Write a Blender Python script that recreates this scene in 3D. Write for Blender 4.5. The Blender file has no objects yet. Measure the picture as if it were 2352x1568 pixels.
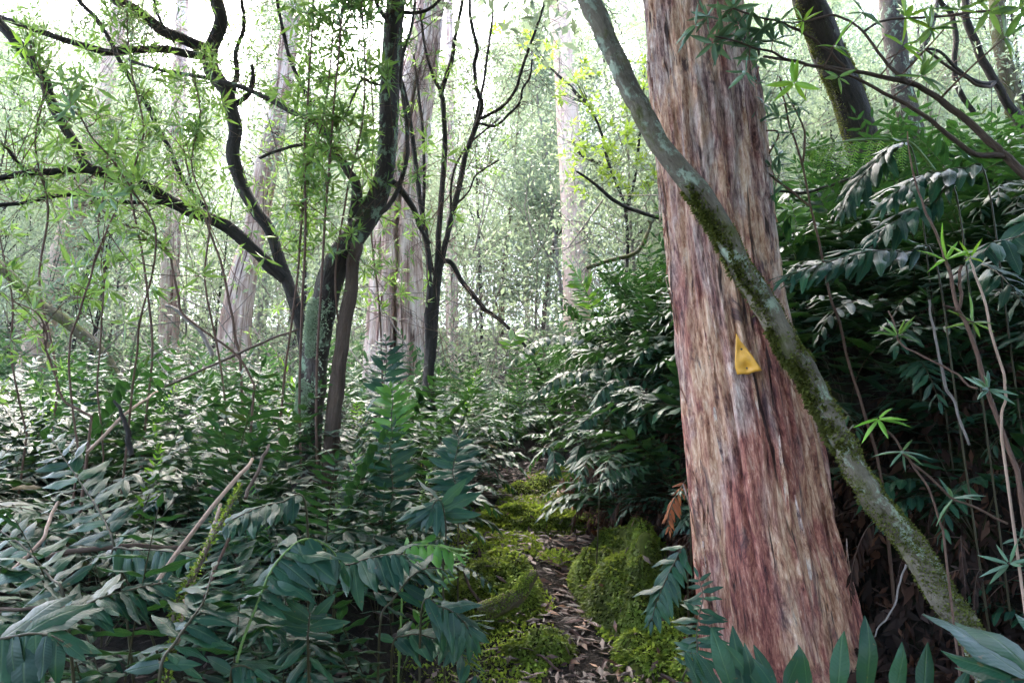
import bpy, math, random
import numpy as np
from mathutils import Vector, Matrix

rng = np.random.default_rng(7)
random.seed(7)
S = bpy.context.scene
COL = S.collection

# ---------------------------------------------------------------- camera
PITCH = math.radians(12.0)
FPX = 1699.0                      # focal length in photo pixels (2352 wide)
CAM = np.array((0.0, 0.0, 1.35))
cam = bpy.data.cameras.new('camera'); cam_o = bpy.data.objects.new('camera', cam); COL.objects.link(cam_o)
cam.sensor_width = 36.0; cam.lens = 36.0*FPX/2352.0; cam.clip_start = 0.05; cam.clip_end = 500
cam_o.location = CAM; cam_o.rotation_euler = (math.pi/2+PITCH, 0, 0)
S.camera = cam_o

# ---------------------------------------------------------------- sky and sun (bright overcast)
SUN_EL, SUN_AZ = math.radians(58), math.radians(-25)     # azimuth measured from +Y towards +X
W = bpy.data.worlds.new('World'); S.world = W; W.use_nodes = True
nt = W.node_tree; nt.nodes.clear()
sky = nt.nodes.new('ShaderNodeTexSky'); sky.sky_type = 'NISHITA'; sky.sun_disc = False
sky.sun_elevation = SUN_EL; sky.sun_rotation = SUN_AZ
sky.air_density = 1.0; sky.dust_density = 4.0; sky.ozone_density = 0.6
bg = nt.nodes.new('ShaderNodeBackground'); bg.inputs[1].default_value = 0.15
wo = nt.nodes.new('ShaderNodeOutputWorld')
nt.links.new(sky.outputs[0], bg.inputs[0]); nt.links.new(bg.outputs[0], wo.inputs[0])
sl = bpy.data.lights.new('sun', 'SUN'); sl.energy = 0.8; sl.angle = math.radians(40); sl.color = (1, 0.96, 0.9)
so = bpy.data.objects.new('sun', sl); COL.objects.link(so)
sd = Vector((math.sin(SUN_AZ)*math.cos(SUN_EL), math.cos(SUN_AZ)*math.cos(SUN_EL), math.sin(SUN_EL)))
so.rotation_euler = sd.to_track_quat('Z', 'Y').to_euler(); so.location = (0, 0, 40)
S.view_settings.view_transform = 'Standard'; S.view_settings.look = 'None'
S.view_settings.exposure = 3.92; S.view_settings.gamma = 1.0
S.render.engine = 'CYCLES'
cy = S.cycles
cy.use_denoising = True; cy.max_bounces = 7; cy.diffuse_bounces = 3; cy.glossy_bounces = 2
cy.transmission_bounces = 3; cy.volume_bounces = 1; cy.transparent_max_bounces = 4
cy.use_adaptive_sampling = True; cy.adaptive_threshold = 0.02
cy.sample_clamp_indirect = 6.0; cy.caustics_reflective = False; cy.caustics_refractive = False

# ---------------------------------------------------------------- pixel helpers (photo pixels at 2352 x 1568)
cp, sp = math.cos(PITCH), math.sin(PITCH)
def px(x, y, Y):
    u, v = (x-1176)/FPX, (784-y)/FPX
    d = Y/(cp - v*sp)
    return CAM + d*np.array((u, cp-v*sp, sp+v*cp))
def depth(p): return (p[1]-CAM[1])*cp + (p[2]-CAM[2])*sp
ORG = {1: (0, 0), 2: (752.6, 0), 3: (1552.3, 0), 4: (0, 517.4), 5: (752.6, 517.4), 6: (1552.3, 517.4),
       7: (0, 1041.5), 8: (752.6, 1041.5), 9: (1552.3, 1041.5)}
def Z(k, *pts): return [(ORG[k][0]+.34*a, ORG[k][1]+.34*b) for a, b in pts]

# ---------------------------------------------------------------- noise
def _hash(i, j, k, s):
    n = (i.astype(np.int64)*374761393 + j.astype(np.int64)*668265263 + k.astype(np.int64)*2147483647 + s*974634777) & 0xffffffff
    n = ((n ^ (n >> 13))*1274126177) & 0xffffffff
    return ((n ^ (n >> 16)) & 0xffff)/65535.0
def vnoise(p, s=0):
    p = np.asarray(p, float); f = np.floor(p); t = p-f; t = t*t*(3-2*t); i, j, k = f[..., 0], f[..., 1], f[..., 2]
    r = 0
    for a in (0, 1):
        for b in (0, 1):
            for c in (0, 1):
                w = (t[..., 0] if a else 1-t[..., 0])*(t[..., 1] if b else 1-t[..., 1])*(t[..., 2] if c else 1-t[..., 2])
                r = r + w*_hash(i+a, j+b, k+c, s)
    return r*2-1
def fbm(p, o=3, s=0):
    r, a = 0, 1.0; p = np.asarray(p, float)
    for q in range(o): r = r + a*vnoise(p*2**q, s+q); a *= .5
    return r
def sstep(x): x = np.clip(x, 0, 1); return x*x*(3-2*x)

# ---------------------------------------------------------------- terrain
PY = [-2, 2.0, 2.8, 4, 6, 9, 12, 20]; PX = [.36, .36, .34, .2, .03, -.3, -.8, -1]
def pathc(y): return np.interp(y, PY, PX)
def ground(x, y):
    x = np.asarray(x, float); y = np.asarray(y, float)
    z = .255*np.minimum(y, 55) + np.where(y > 55, 6*(1-np.exp(-np.maximum(y-55, 0)/24)), 0)
    B = np.interp(y, [1.5, 2.6, 3.2, 4, 5, 7, 9, 14], [.0, .12, .42, .85, 1.0, .8, .5, .15])
    u = x - (pathc(y)+.42)
    z = z + B*sstep(u/.55) + .16*np.clip(u-.4, 0, 8)*np.interp(y, [0, 2, 12, 20], [.6, 1, .8, .2])
    z = z + .6*sstep((x-1.2)/.8)*sstep((y-2.45)/.7)*np.interp(y, [0, 7, 12], [1, 1, 0])
    v = (pathc(y)-.42) - x
    z = z + .22*sstep(v/.6)*np.interp(y, [0, 2, 8, 12], [.6, 1, 1, 0]) + .02*np.clip(v-2, 0, 30)
    z = z + .05*fbm(np.stack([x*1.3, y*1.3, 0*x], -1), 3, 5) + .25*vnoise(np.stack([x*.16, y*.16, 0*x], -1), 9)*sstep((y-6)/6)
    return z
def gpt(x, y): return np.array((x, y, float(ground(x, y))))

# ---------------------------------------------------------------- mesh builder
class MB:
    def __init__(s): s.V = []; s.Q = []; s.T = []; s.B = []; s.R = []; s.n = 0
    def add(s, V, quads=None, tris=None, bk=None, var=None):
        V = np.asarray(V, float).reshape(-1, 3); n = len(V)
        s.V.append(V)
        if quads is not None and len(quads): s.Q.append(np.asarray(quads)+s.n)
        if tris is not None and len(tris): s.T.append(np.asarray(tris)+s.n)
        s.B.append(V if bk is None else bk); s.R.append(np.full(n, .5) if var is None else np.broadcast_to(var, (n,)))
        s.n += n; return s
    def mesh(s, name, off=(0, 0, 0), smooth=True):
        V = np.concatenate(s.V) - np.asarray(off)
        Q = np.concatenate(s.Q) if s.Q else np.zeros((0, 4), int)
        T = np.concatenate(s.T) if s.T else np.zeros((0, 3), int)
        m = bpy.data.meshes.new(name)
        m.vertices.add(len(V)); m.vertices.foreach_set('co', V.astype(np.float32).ravel())
        m.loops.add(4*len(Q)+3*len(T)); m.loops.foreach_set('vertex_index', np.concatenate([Q.ravel(), T.ravel()]).astype(np.int32))
        m.polygons.add(len(Q)+len(T))
        ls = np.concatenate([np.arange(len(Q))*4, 4*len(Q)+np.arange(len(T))*3])
        m.polygons.foreach_set('loop_start', ls.astype(np.int32))
        m.polygons.foreach_set('use_smooth', np.full(len(Q)+len(T), smooth))
        a = m.attributes.new('bk', 'FLOAT_VECTOR', 'POINT'); a.data.foreach_set('vector', np.concatenate(s.B).astype(np.float32).ravel())
        a = m.attributes.new('var', 'FLOAT', 'POINT'); a.data.foreach_set('value', np.concatenate(s.R).astype(np.float32))
        m.update(); m.validate()
        return m
def link(name, data, mat=None, parent=None):
    o = bpy.data.objects.new(name, data); COL.objects.link(o)
    if mat is not None and data is not None and not data.materials: data.materials.append(mat)
    if parent is not None: o.parent = parent
    return o
def obj(name, mb, mat, parent=None, smooth=True):
    off = (0, 0, 0) if parent is None else np.array(parent.location)
    return link(name, mb.mesh(name, off, smooth), mat, parent)
def tag(o, label=None, cat=None, group=None, kind=None):
    if label: o['label'] = label
    if cat: o['category'] = cat
    if group: o['group'] = group
    if kind: o['kind'] = kind
    return o
def thing(name, label, cat, loc, group=None):
    o = bpy.data.objects.new(name, None); COL.objects.link(o); o.location = Vector(loc); o.empty_display_size = .05
    return tag(o, label, cat, group)

def unit(v): v = np.asarray(v, float); return v/np.maximum(np.linalg.norm(v, axis=-1, keepdims=True), 1e-9)
def frames(d, up):
    x = unit(d); y = unit(np.cross(up, x)); z = np.cross(x, y)
    return np.stack([x, y, z], -1)
def catmull(P, n):
    P = np.asarray(P, float)
    if len(P) < 3:
        t = np.linspace(0, 1, n)[:, None]; return P[0]*(1-t)+P[-1]*t
    E = np.vstack([2*P[0]-P[1], P, 2*P[-1]-P[-2]])
    t = np.linspace(0, len(P)-1-1e-6, n); i = t.astype(int); f = (t-i)[:, None]
    a, b, c, d = E[i], E[i+1], E[i+2], E[i+3]
    return .5*((2*b)+(c-a)*f+(2*a-5*b+4*c-d)*f*f+(3*b-a-3*c+d)*f**3)
def tube(mb, P, R, sides=8, rough=0.0, seed=0, cap=True, var=.5, ridges=0, s0=0.0):
    P = np.asarray(P, float); n = len(P); R = np.broadcast_to(np.asarray(R, float), (n,))
    T = unit(np.gradient(P, axis=0))
    a = np.array((0, -1., 0)) if abs(T[0][1]) < .9 else np.array((1., 0, 0))
    N = np.zeros_like(P); nrm = unit(a - T[0]*np.dot(a, T[0])); N[0] = nrm
    for i in range(1, n):
        nrm = nrm - T[i]*np.dot(nrm, T[i]); nrm = nrm/max(np.linalg.norm(nrm), 1e-9); N[i] = nrm
    Bn = np.cross(T, N)
    th = np.linspace(0, 2*np.pi, sides, endpoint=False)
    s = s0+np.concatenate([[0], np.cumsum(np.linalg.norm(np.diff(P, axis=0), axis=1))])
    c, q = np.cos(th)[None, :], np.sin(th)[None, :]
    bk = np.stack([c*R[:, None], q*R[:, None], np.broadcast_to(s[:, None], (n, sides))], -1)
    rr = np.broadcast_to(R[:, None], (n, sides)).copy()
    if rough:
        k = 1.0/max(R.max(), 1e-4)
        rr *= 1+rough*fbm(np.stack([c*1.3+0*s[:, None]+seed, q*1.3+0*s[:, None], s[:, None]*k*.35+0*c], -1), 3, seed)
    if ridges:
        rr += ridges*fbm(np.stack([c*9+0*s[:, None]+seed, q*9+0*s[:, None], s[:, None]*2.2+0*c], -1), 3, seed+3)
    V = P[:, None, :]+rr[..., None]*(c[..., None]*N[:, None, :]+q[..., None]*Bn[:, None, :])
    i = np.arange(n-1)[:, None]*sides; j = np.arange(sides)[None, :]; j2 = (j+1) % sides
    Q = np.stack([i+j, i+j2, i+sides+j2, i+sides+j], -1).reshape(-1, 4)
    V = V.reshape(-1, 3); bk = bk.reshape(-1, 3); tr = None
    if cap:
        V = np.vstack([V, P[-1]+T[-1]*R[-1]*.4]); bk = np.vstack([bk, bk[-1]]); m = len(V)-1; b0 = (n-1)*sides
        tr = [(b0+k, b0+(k+1) % sides, m) for k in range(sides)]
    mb.add(V, Q, tr, bk, var)
    return P

# ---------------------------------------------------------------- materials
def mat_new(name):
    m = bpy.data.materials.new(name); m.use_nodes = True; t = m.node_tree; t.nodes.clear()
    return m, t
def N(t, ty, **kw):
    n = t.nodes.new(ty)
    for k, v in kw.items():
        if k == 'inp':
            for a, b in v.items():
                if isinstance(b, bpy.types.NodeSocket): t.links.new(b, n.inputs[a])
                else: n.inputs[a].default_value = b
        else: setattr(n, k, v)
    return n
def ramp(t, fac, stops):
    r = N(t, 'ShaderNodeValToRGB'); t.links.new(fac, r.inputs[0]); e = r.color_ramp.elements
    while len(e) < len(stops): e.new(.5)
    for q, (p, c) in zip(e, stops): q.position = p; q.color = (*c, 1) if len(c) == 3 else c
    return r.outputs[0]
def mixc(t, fac, a, b, bt='MIX'):
    n = N(t, 'ShaderNodeMix', data_type='RGBA', blend_type=bt)
    for k, v in ((0, fac), (6, a), (7, b)):
        if isinstance(v, bpy.types.NodeSocket): t.links.new(v, n.inputs[k])
        else: n.inputs[k].default_value = v if k == 0 else (*v, 1)
    return n.outputs[2]
def mth(t, op, a, b=0.0, c=None):
    n = N(t, 'ShaderNodeMath', operation=op)
    for k, v in enumerate((a, b) if c is None else (a, b, c)):
        if isinstance(v, bpy.types.NodeSocket): t.links.new(v, n.inputs[k])
        else: n.inputs[k].default_value = v
    return n.outputs[0]
def attr_vec(t, scale=(1, 1, 1), loc=(0, 0, 0)):
    a = N(t, 'ShaderNodeAttribute', attribute_name='bk')
    m = N(t, 'ShaderNodeMapping'); t.links.new(a.outputs['Vector'], m.inputs[0]); m.inputs['Scale'].default_value = scale; m.inputs['Location'].default_value = loc
    return m.outputs[0]
def noise(t, vec, scale, detail=4, rough=.6, dist=0.0):
    n = N(t, 'ShaderNodeTexNoise', inp={'Scale': scale, 'Detail': detail, 'Roughness': rough, 'Distortion': dist})
    if vec is not None: t.links.new(vec, n.inputs['Vector'])
    return n.outputs[0]
def bump(t, h, strength, dist):
    b = N(t, 'ShaderNodeBump', inp={'Strength': strength, 'Distance': dist}); t.links.new(h, b.inputs['Height']); return b.outputs[0]

def leaf_mat(name, stops, rough=.4, tcol=(.3, .5, .06), tfac=.35, spec=.5, blotch=.25, vein=0.0):
    m, t = mat_new(name)
    at = N(t, 'ShaderNodeAttribute', attribute_name='var'); oi = N(t, 'ShaderNodeObjectInfo')
    geo = N(t, 'ShaderNodeNewGeometry')
    v = mth(t, 'ADD', at.outputs['Fac'], mth(t, 'MULTIPLY_ADD', oi.outputs['Random'], .5, -.25))
    nz = noise(t, geo.outputs['Position'], 14, 3)
    v = mth(t, 'ADD', v, mth(t, 'MULTIPLY_ADD', nz, blotch*2, -blotch))
    col = ramp(t, v, stops)
    p = N(t, 'ShaderNodeBsdfPrincipled', inp={'Base Color': col, 'Roughness': rough, 'Specular IOR Level': spec})
    n2 = noise(t, geo.outputs['Position'], 120, 2)
    if vein:
        vb = N(t, 'ShaderNodeAttribute', attribute_name='bk'); sx = N(t, 'ShaderNodeSeparateXYZ'); t.links.new(vb.outputs['Vector'], sx.inputs[0])
        ay = mth(t, 'ABSOLUTE', sx.outputs[1]); wv = mth(t, 'SINE', mth(t, 'SUBTRACT', mth(t, 'MULTIPLY', sx.outputs[0], 95), mth(t, 'MULTIPLY', ay, 70)))
        rib = ramp(t, ay, [(0, (1, 1, 1)), (.014, (0, 0, 0))])
        n2 = mth(t, 'ADD', mth(t, 'ADD', mth(t, 'MULTIPLY', n2, .5), mth(t, 'MULTIPLY', wv, .07)), mth(t, 'MULTIPLY', rib, -.6))
        sp_ = noise(t, geo.outputs['Position'], 70, 2, .5); col = mixc(t, ramp(t, sp_, [(.70, (0, 0, 0)), (.74, (.8,)*3)]), col, (.10, .065, .03))
        col = mixc(t, mth(t, 'MULTIPLY', rib, .35), col, (.10, .16, .06)); t.links.new(col, p.inputs['Base Color'])
        rz = mth(t, 'MULTIPLY_ADD', noise(t, geo.outputs['Position'], 9, 3), .35, rough-.17); t.links.new(rz, p.inputs['Roughness'])
    bm = bump(t, n2, .3, .004); t.links.new(bm, p.inputs['Normal'])
    tr = N(t, 'ShaderNodeBsdfTranslucent')
    tc = mixc(t, .55, col, tcol); t.links.new(tc, tr.inputs[0])
    mx = N(t, 'ShaderNodeMixShader', inp={0: tfac}); t.links.new(p.outputs[0], mx.inputs[1]); t.links.new(tr.outputs[0], mx.inputs[2])
    o = N(t, 'ShaderNodeOutputMaterial'); t.links.new(mx.outputs[0], o.inputs[0])
    return m
M = {}
M['fern'] = leaf_mat('fern_leaf', [(0, (.005, .022, .017)), (.5, (.011, .043, .028)), (.88, (.026, .08, .034)), (1, (.09, .06, .02))], .43, (.12, .34, .03), .12, .24, .22, 1.0)
M['fern_new'] = leaf_mat('fern_leaf_fresh', [(0, (.03, .11, .015)), (.6, (.06, .19, .02)), (1, (.12, .26, .03))], .46, (.3, .55, .05), .34, .45, .25, 1.0)
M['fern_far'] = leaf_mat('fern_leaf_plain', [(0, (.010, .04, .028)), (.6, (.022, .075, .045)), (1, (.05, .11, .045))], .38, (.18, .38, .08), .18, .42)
M['dead'] = leaf_mat('dead_frond', [(0, (.008, .004, .003)), (.5, (.024, .011, .008)), (1, (.12, .055, .032))], .75, (.25, .1, .04), .15, .25)
M['whorl'] = leaf_mat('whorl_leaf', [(0, (.016, .06, .02)), (.5, (.05, .14, .028)), (1, (.13, .24, .04))], .42, (.36, .56, .11), .42, .45)
M['whorl_grey'] = leaf_mat('whorl_leaf_grey', [(0, (.03, .075, .055)), (.6, (.06, .13, .09)), (1, (.11, .19, .10))], .45, (.3, .5, .15), .3, .5)
M['whorl_bright'] = leaf_mat('whorl_leaf_bright', [(0, (.08, .22, .02)), (.6, (.13, .32, .03)), (1, (.22, .42, .06))], .45, (.5, .75, .08), .42, .4)
M['yleaf'] = leaf_mat('yellow_leaf', [(0, (.10, .18, .02)), (.6, (.16, .26, .03)), (1, (.27, .34, .04))], .5, (.42, .6, .08), .40, .3)
M['bgleaf'] = leaf_mat('canopy_leaf', [(0, (.045, .075, .055)), (.5, (.08, .125, .08)), (1, (.14, .18, .09))], .38, (.46, .58, .34), .48, .7)
M['litter'] = leaf_mat('litter_leaf', [(0, (.014, .008, .008)), (.45, (.045, .026, .023)), (.8, (.11, .066, .058)), (1, (.26, .12, .05))], .55, (.2, .1, .05), .08, .4)
M['moss'] = leaf_mat('moss_leaf', [(0, (.035, .055, .008)), (.5, (.105, .165, .02)), (1, (.29, .39, .055))], .7, (.42, .55, .06), .32, .3)

def bark_mat(name, stops, streak=(34, 34, 2.6), fine=(150, 150, 9), dark=(.02, .012, .012), crack=.5, lichen=None, lich_fac=.0, moss=None, moss_fac=0.0, bstr=.9, rough=.85, tint=None, con=2.0):
    m, t = mat_new(name)
    big = noise(t, attr_vec(t, (5, 5, 1.3)), 1, 4, .6)
    st = noise(t, attr_vec(t, streak), 1, 5, .7, .4)
    fn = noise(t, attr_vec(t, fine), 1, 3, .7)
    h = mth(t, 'ADD', mth(t, 'MULTIPLY', st, .6), mth(t, 'MULTIPLY', fn, .4))
    f = mth(t, 'ADD', mth(t, 'MULTIPLY', h, .65), mth(t, 'MULTIPLY', big, .35))
    f = mth(t, 'MULTIPLY_ADD', f, con, -(con-1)/2)
    col = ramp(t, f, stops)
    if tint:
        tz = noise(t, attr_vec(t, (8, 8, .7), (3, 1, 7)), 1, 4, .55)
        col = mixc(t, ramp(t, tz, [(.52, (0, 0, 0)), (.66, (1, 1, 1))]), col, mixc(t, 1.0, col, tint, 'MULTIPLY'))
    ck = noise(t, attr_vec(t, (streak[0]*.7, streak[1]*.7, streak[2]*.6), (9, 4, 2)), 1, 4, .65, .6)
    ckf = ramp(t, ck, [(.36, (crack,)*3), (.43, (0, 0, 0))])
    col = mixc(t, ckf, col, dark)
    if lichen:
        lz = noise(t, attr_vec(t, (14, 14, 10), (1, 5, 3)), 1, 6, .7)
        lf = ramp(t, lz, [(1-lich_fac-.05, (0, 0, 0)), (1-lich_fac+.02, (1, 1, 1))])
        col = mixc(t, lf, col, lichen)
        h = mth(t, 'ADD', h, mth(t, 'MULTIPLY', lf, .25))
    if moss:
        mz = noise(t, attr_vec(t, (6, 6, 4), (7, 2, 1)), 1, 6, .75)
        mf = ramp(t, mz, [(1-moss_fac-.06, (0, 0, 0)), (1-moss_fac+.06, (1, 1, 1))])
        col = mixc(t, mf, col, mixc(t, fn, tuple(.45*c for c in moss), moss))
    h = mth(t, 'SUBTRACT', h, mth(t, 'MULTIPLY', ckf, .5))
    p = N(t, 'ShaderNodeBsdfPrincipled', inp={'Base Color': col, 'Roughness': rough, 'Specular IOR Level': .3})
    t.links.new(bump(t, h, bstr, .02), p.inputs['Normal'])
    o = N(t, 'ShaderNodeOutputMaterial'); t.links.new(p.outputs[0], o.inputs[0])
    return m
def stringy_mat():
    m, t = mat_new('stringy_bark')
    a = N(t, 'ShaderNodeAttribute', attribute_name='bk'); sx = N(t, 'ShaderNodeSeparateXYZ'); t.links.new(a.outputs['Vector'], sx.inputs[0])
    f1 = noise(t, attr_vec(t, (62, 62, 9)), 1, 6, .75, 1.0); f2 = noise(t, attr_vec(t, (140, 140, 15)), 1, 4, .8, .8)
    p1 = noise(t, attr_vec(t, (11, 11, 2.6), (2, 3, 1)), 1, 5, .62, .5); p2 = noise(t, attr_vec(t, (7, 7, 1.6), (8, 1, 4)), 1, 4, .6, .3)
    f0 = noise(t, attr_vec(t, (26, 26, 6), (1, 7, 3)), 1, 6, .72, .8)
    fib = mth(t, 'MULTIPLY_ADD', mth(t, 'ADD', mth(t, 'ADD', mth(t, 'MULTIPLY', f0, .34), mth(t, 'MULTIPLY', f1, .36)), mth(t, 'MULTIPLY', f2, .30)), 5.0, -2.0)
    grey = ramp(t, fib, [(0, (.05, .024, .026)), (.3, (.24, .15, .135)), (.6, (.50, .37, .32)), (1, (.74, .64, .58))])
    tan = ramp(t, fib, [(0, (.10, .034, .018)), (.3, (.36, .17, .10)), (.6, (.60, .37, .24)), (1, (.80, .62, .47))])
    red = ramp(t, fib, [(0, (.035, .009, .011)), (.35, (.19, .055, .045)), (.7, (.42, .17, .12)), (1, (.66, .42, .32))])
    h = mth(t, 'MULTIPLY_ADD', sx.outputs[2], .22, 0.0)      # older grey bark higher up, fresh red bark low down
    k1 = mth(t, 'ADD', p2, mth(t, 'MULTIPLY_ADD', h, .5, -.25))
    col = mixc(t, ramp(t, k1, [(.36, (0, 0, 0)), (.54, (1, 1, 1))]), red, grey)
    col = mixc(t, ramp(t, p1, [(.46, (0, 0, 0)), (.58, (.9,)*3)]), col, tan)
    pd = noise(t, attr_vec(t, (16, 16, 4), (5, 9, 2)), 1, 5, .7, .6)
    dk = ramp(t, pd, [(.34, (.85,)*3), (.44, (0, 0, 0))]); col = mixc(t, dk, col, (.045, .022, .032))
    ck = noise(t, attr_vec(t, (34, 34, 2.2), (9, 4, 2)), 1, 4, .6, .5); ckf = ramp(t, ck, [(.33, (.9,)*3), (.38, (0, 0, 0))]); col = mixc(t, ckf, col, (.02, .008, .008))
    hh = mth(t, 'SUBTRACT', mth(t, 'ADD', mth(t, 'MULTIPLY', f1, .7), mth(t, 'MULTIPLY', f2, .3)), mth(t, 'MULTIPLY', ckf, .5))
    p = N(t, 'ShaderNodeBsdfPrincipled', inp={'Base Color': col, 'Roughness': .72, 'Specular IOR Level': .35}); t.links.new(bump(t, hh, 1.0, .018), p.inputs['Normal'])
    o = N(t, 'ShaderNodeOutputMaterial'); t.links.new(p.outputs[0], o.inputs[0]); return m
M['stringy'] = stringy_mat()
M['pinkbark'] = bark_mat('pale_pink_bark', [(0, (.11, .05, .04)), (.35, (.36, .23, .19)), (.6, (.60, .46, .40)), (1, (.80, .71, .66))],
                         (20, 20, 1.0), (80, 80, 4), (.07, .02, .016), .95, None, 0, None, 0, 1.0, con=3.6)
M['palebark'] = bark_mat('pale_bark', [(0, (.28, .15, .11)), (.5, (.58, .41, .33)), (1, (.76, .62, .53))], (12, 12, .7), (40, 40, 3), (.2, .1, .08), .4)
M['darkbark'] = bark_mat('dark_bark', [(0, (.008, .007, .007)), (.5, (.025, .02, .018)), (1, (.085, .075, .065))], (40, 40, 8), (160, 160, 30), (.004, .004, .004), .5,
                         (.14, .18, .13), .29, (.06, .085, .012), .36)
M['lichbark'] = bark_mat('lichen_bark', [(0, (.012, .010, .009)), (.5, (.045, .035, .03)), (1, (.12, .10, .085))], (40, 40, 8), (160, 160, 30), (.006, .005, .005), .5,
                         (.20, .28, .19), .41, (.05, .075, .012), .36)
M['mossbark'] = bark_mat('mossy_bark', [(0, (.03, .022, .012)), (.5, (.085, .07, .04)), (1, (.20, .18, .13))], (30, 30, 14), (160, 160, 60), (.015, .012, .006), .4,
                         (.26, .31, .23), .36, (.10, .11, .018), .50)
M['brownbark'] = bark_mat('brown_bark', [(0, (.03, .02, .016)), (.5, (.09, .06, .045)), (1, (.22, .16, .13))], (60, 60, 8), (200, 200, 30), (.02, .01, .01), .3)
M['twig'] = bark_mat('twig_bark', [(0, (.05, .028, .02)), (.5, (.13, .075, .055)), (1, (.26, .18, .14))], (120, 120, 20), (300, 300, 60), (.03, .02, .015), .2)
M['greytwig'] = bark_mat('grey_twig_bark', [(0, (.10, .085, .075)), (.5, (.2, .17, .155)), (1, (.36, .33, .3))], (120, 120, 20), (300, 300, 60), (.05, .04, .035), .2)
M['straw'] = bark_mat('straw_stick', [(0, (.22, .13, .09)), (.5, (.42, .29, .22)), (1, (.6, .48, .4))], (160, 160, 6), (300, 300, 20), (.1, .05, .03), .2)
M['rachis'] = bark_mat('fern_stalk', [(0, (.012, .012, .006)), (1, (.06, .05, .02))], (160, 160, 6), (300, 300, 20), (.01, .01, .005), .2, bstr=.3, rough=.5)
M['rachis_green'] = bark_mat('fern_stalk_green', [(0, (.05, .10, .02)), (1, (.14, .22, .05))], (160, 160, 6), (300, 300, 20), (.05, .08, .02), .2, bstr=.3, rough=.5)

def ground_mat():
    m, t = mat_new('forest_soil'); g = N(t, 'ShaderNodeNewGeometry')
    a = noise(t, g.outputs['Position'], 7, 6, .7); b = noise(t, g.outputs['Position'], 55, 4, .7)
    col = ramp(t, mth(t, 'ADD', mth(t, 'MULTIPLY', a, .5), mth(t, 'MULTIPLY', b, .5)), [(.3, (.004, .003, .0025)), (.5, (.012, .009, .007)), (.7, (.035, .024, .019))])
    mz = noise(t, g.outputs['Position'], 2.2, 5, .7)
    col = mixc(t, ramp(t, mz, [(.52, (0, 0, 0)), (.62, (.8,)*3)]), col, (.02, .027, .006))
    p = N(t, 'ShaderNodeBsdfPrincipled', inp={'Base Color': col, 'Roughness': .9, 'Specular IOR Level': .2})
    t.links.new(bump(t, b, 1, .03), p.inputs['Normal']); o = N(t, 'ShaderNodeOutputMaterial'); t.links.new(p.outputs[0], o.inputs[0]); return m
M['ground'] = ground_mat()
M['moss_dull'] = leaf_mat('dull_moss_leaf', [(0, (.03, .035, .008)), (.5, (.075, .085, .018)), (1, (.16, .18, .04))], .8, (.25, .3, .05), .25, .2)
def plain(name, col, rough=.5, spec=.5, metal=0.0, nz=.15, sc=60):
    m, t = mat_new(name); g = N(t, 'ShaderNodeNewGeometry'); n = noise(t, g.outputs['Position'], sc, 4)
    c = ramp(t, n, [(.3, tuple(x*(1-nz) for x in col)), (.7, tuple(min(1, x*(1+nz)) for x in col))])
    p = N(t, 'ShaderNodeBsdfPrincipled', inp={'Base Color': c, 'Roughness': rough, 'Specular IOR Level': spec, 'Metallic': metal})
    t.links.new(bump(t, n, .15, .002), p.inputs['Normal'])
    o = N(t, 'ShaderNodeOutputMaterial'); t.links.new(p.outputs[0], o.inputs[0]); return m
M['yellow'] = plain('yellow_plastic', (.72, .36, .045), .42, .5, 0, .08)
M['nail'] = plain('nail_metal', (.12, .10, .09), .5, .5, .8)
M['mossbase'] = plain('moss_mat', (.03, .04, .006), .95, .1, 0, .5, 40)

# ---------------------------------------------------------------- ground sheet
def axis(lo, hi, fine_lo, fine_hi, step, grow=1.16):
    a = list(np.arange(fine_lo, fine_hi, step)); s = step
    while a[-1] < hi: s *= grow; a.append(a[-1]+s)
    s = step
    while a[0] > lo: s *= grow; a.insert(0, a[0]-s)
    return np.array(a)
gx = axis(-75, 75, -4, 4.5, .06); gy = axis(-14, 100, .3, 9, .06)
XX, YY = np.meshgrid(gx, gy); ZZ = ground(XX, YY)
nx, ny = len(gx), len(gy); ii = (np.arange(ny-1)[:, None]*nx+np.arange(nx-1)[None, :]).ravel()
gm = MB().add(np.stack([XX, YY, ZZ], -1).reshape(-1, 3), np.stack([ii, ii+1, ii+nx+1, ii+nx], -1))
tag(obj('ground', gm, M['ground']), 'dark forest soil of the hillside with a narrow path', kind='structure')

# ---------------------------------------------------------------- leaf templates
def pinna(seed, nseg=6, w=.25, wave=.03, droop=.14, fold=.10):
    r = np.random.default_rng(seed); t = np.linspace(0, 1, nseg+1)
    wd = w*np.sin(np.pi*np.clip(t, .0, 1)**.72)**.8; wd[0] = w*.42; wd[-1] = .012
    z0 = -droop*t*t+.02*np.sin(t*6+r.uniform(0, 6)); bend = r.uniform(-.05, .05)*t*t
    ph = r.uniform(0, 6.28, 2); k = r.uniform(9, 14)
    V = []
    for i in range(nseg+1):
        V += [(t[i], bend[i]+wd[i]*.5, z0[i]-fold*wd[i]+wave*math.sin(k*t[i]+ph[0])*wd[i]/w),
              (t[i], bend[i], z0[i]+.01), (t[i], bend[i]-wd[i]*.5, z0[i]-fold*wd[i]+wave*math.sin(k*t[i]+ph[1])*wd[i]/w)]
    Q = []
    for i in range(nseg):
        a = 3*i; Q += [(a, a+1, a+4, a+3), (a+1, a+2, a+5, a+4)]
    return np.array(V), np.array(Q)
PIN_HI = [pinna(s, 6, .27, .035, .10+.05*(s % 3)) for s in range(6)]
PIN_LO = [pinna(s, 3, .27, .0, .14) for s in range(3)]
PIN_MESH = {}
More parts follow.
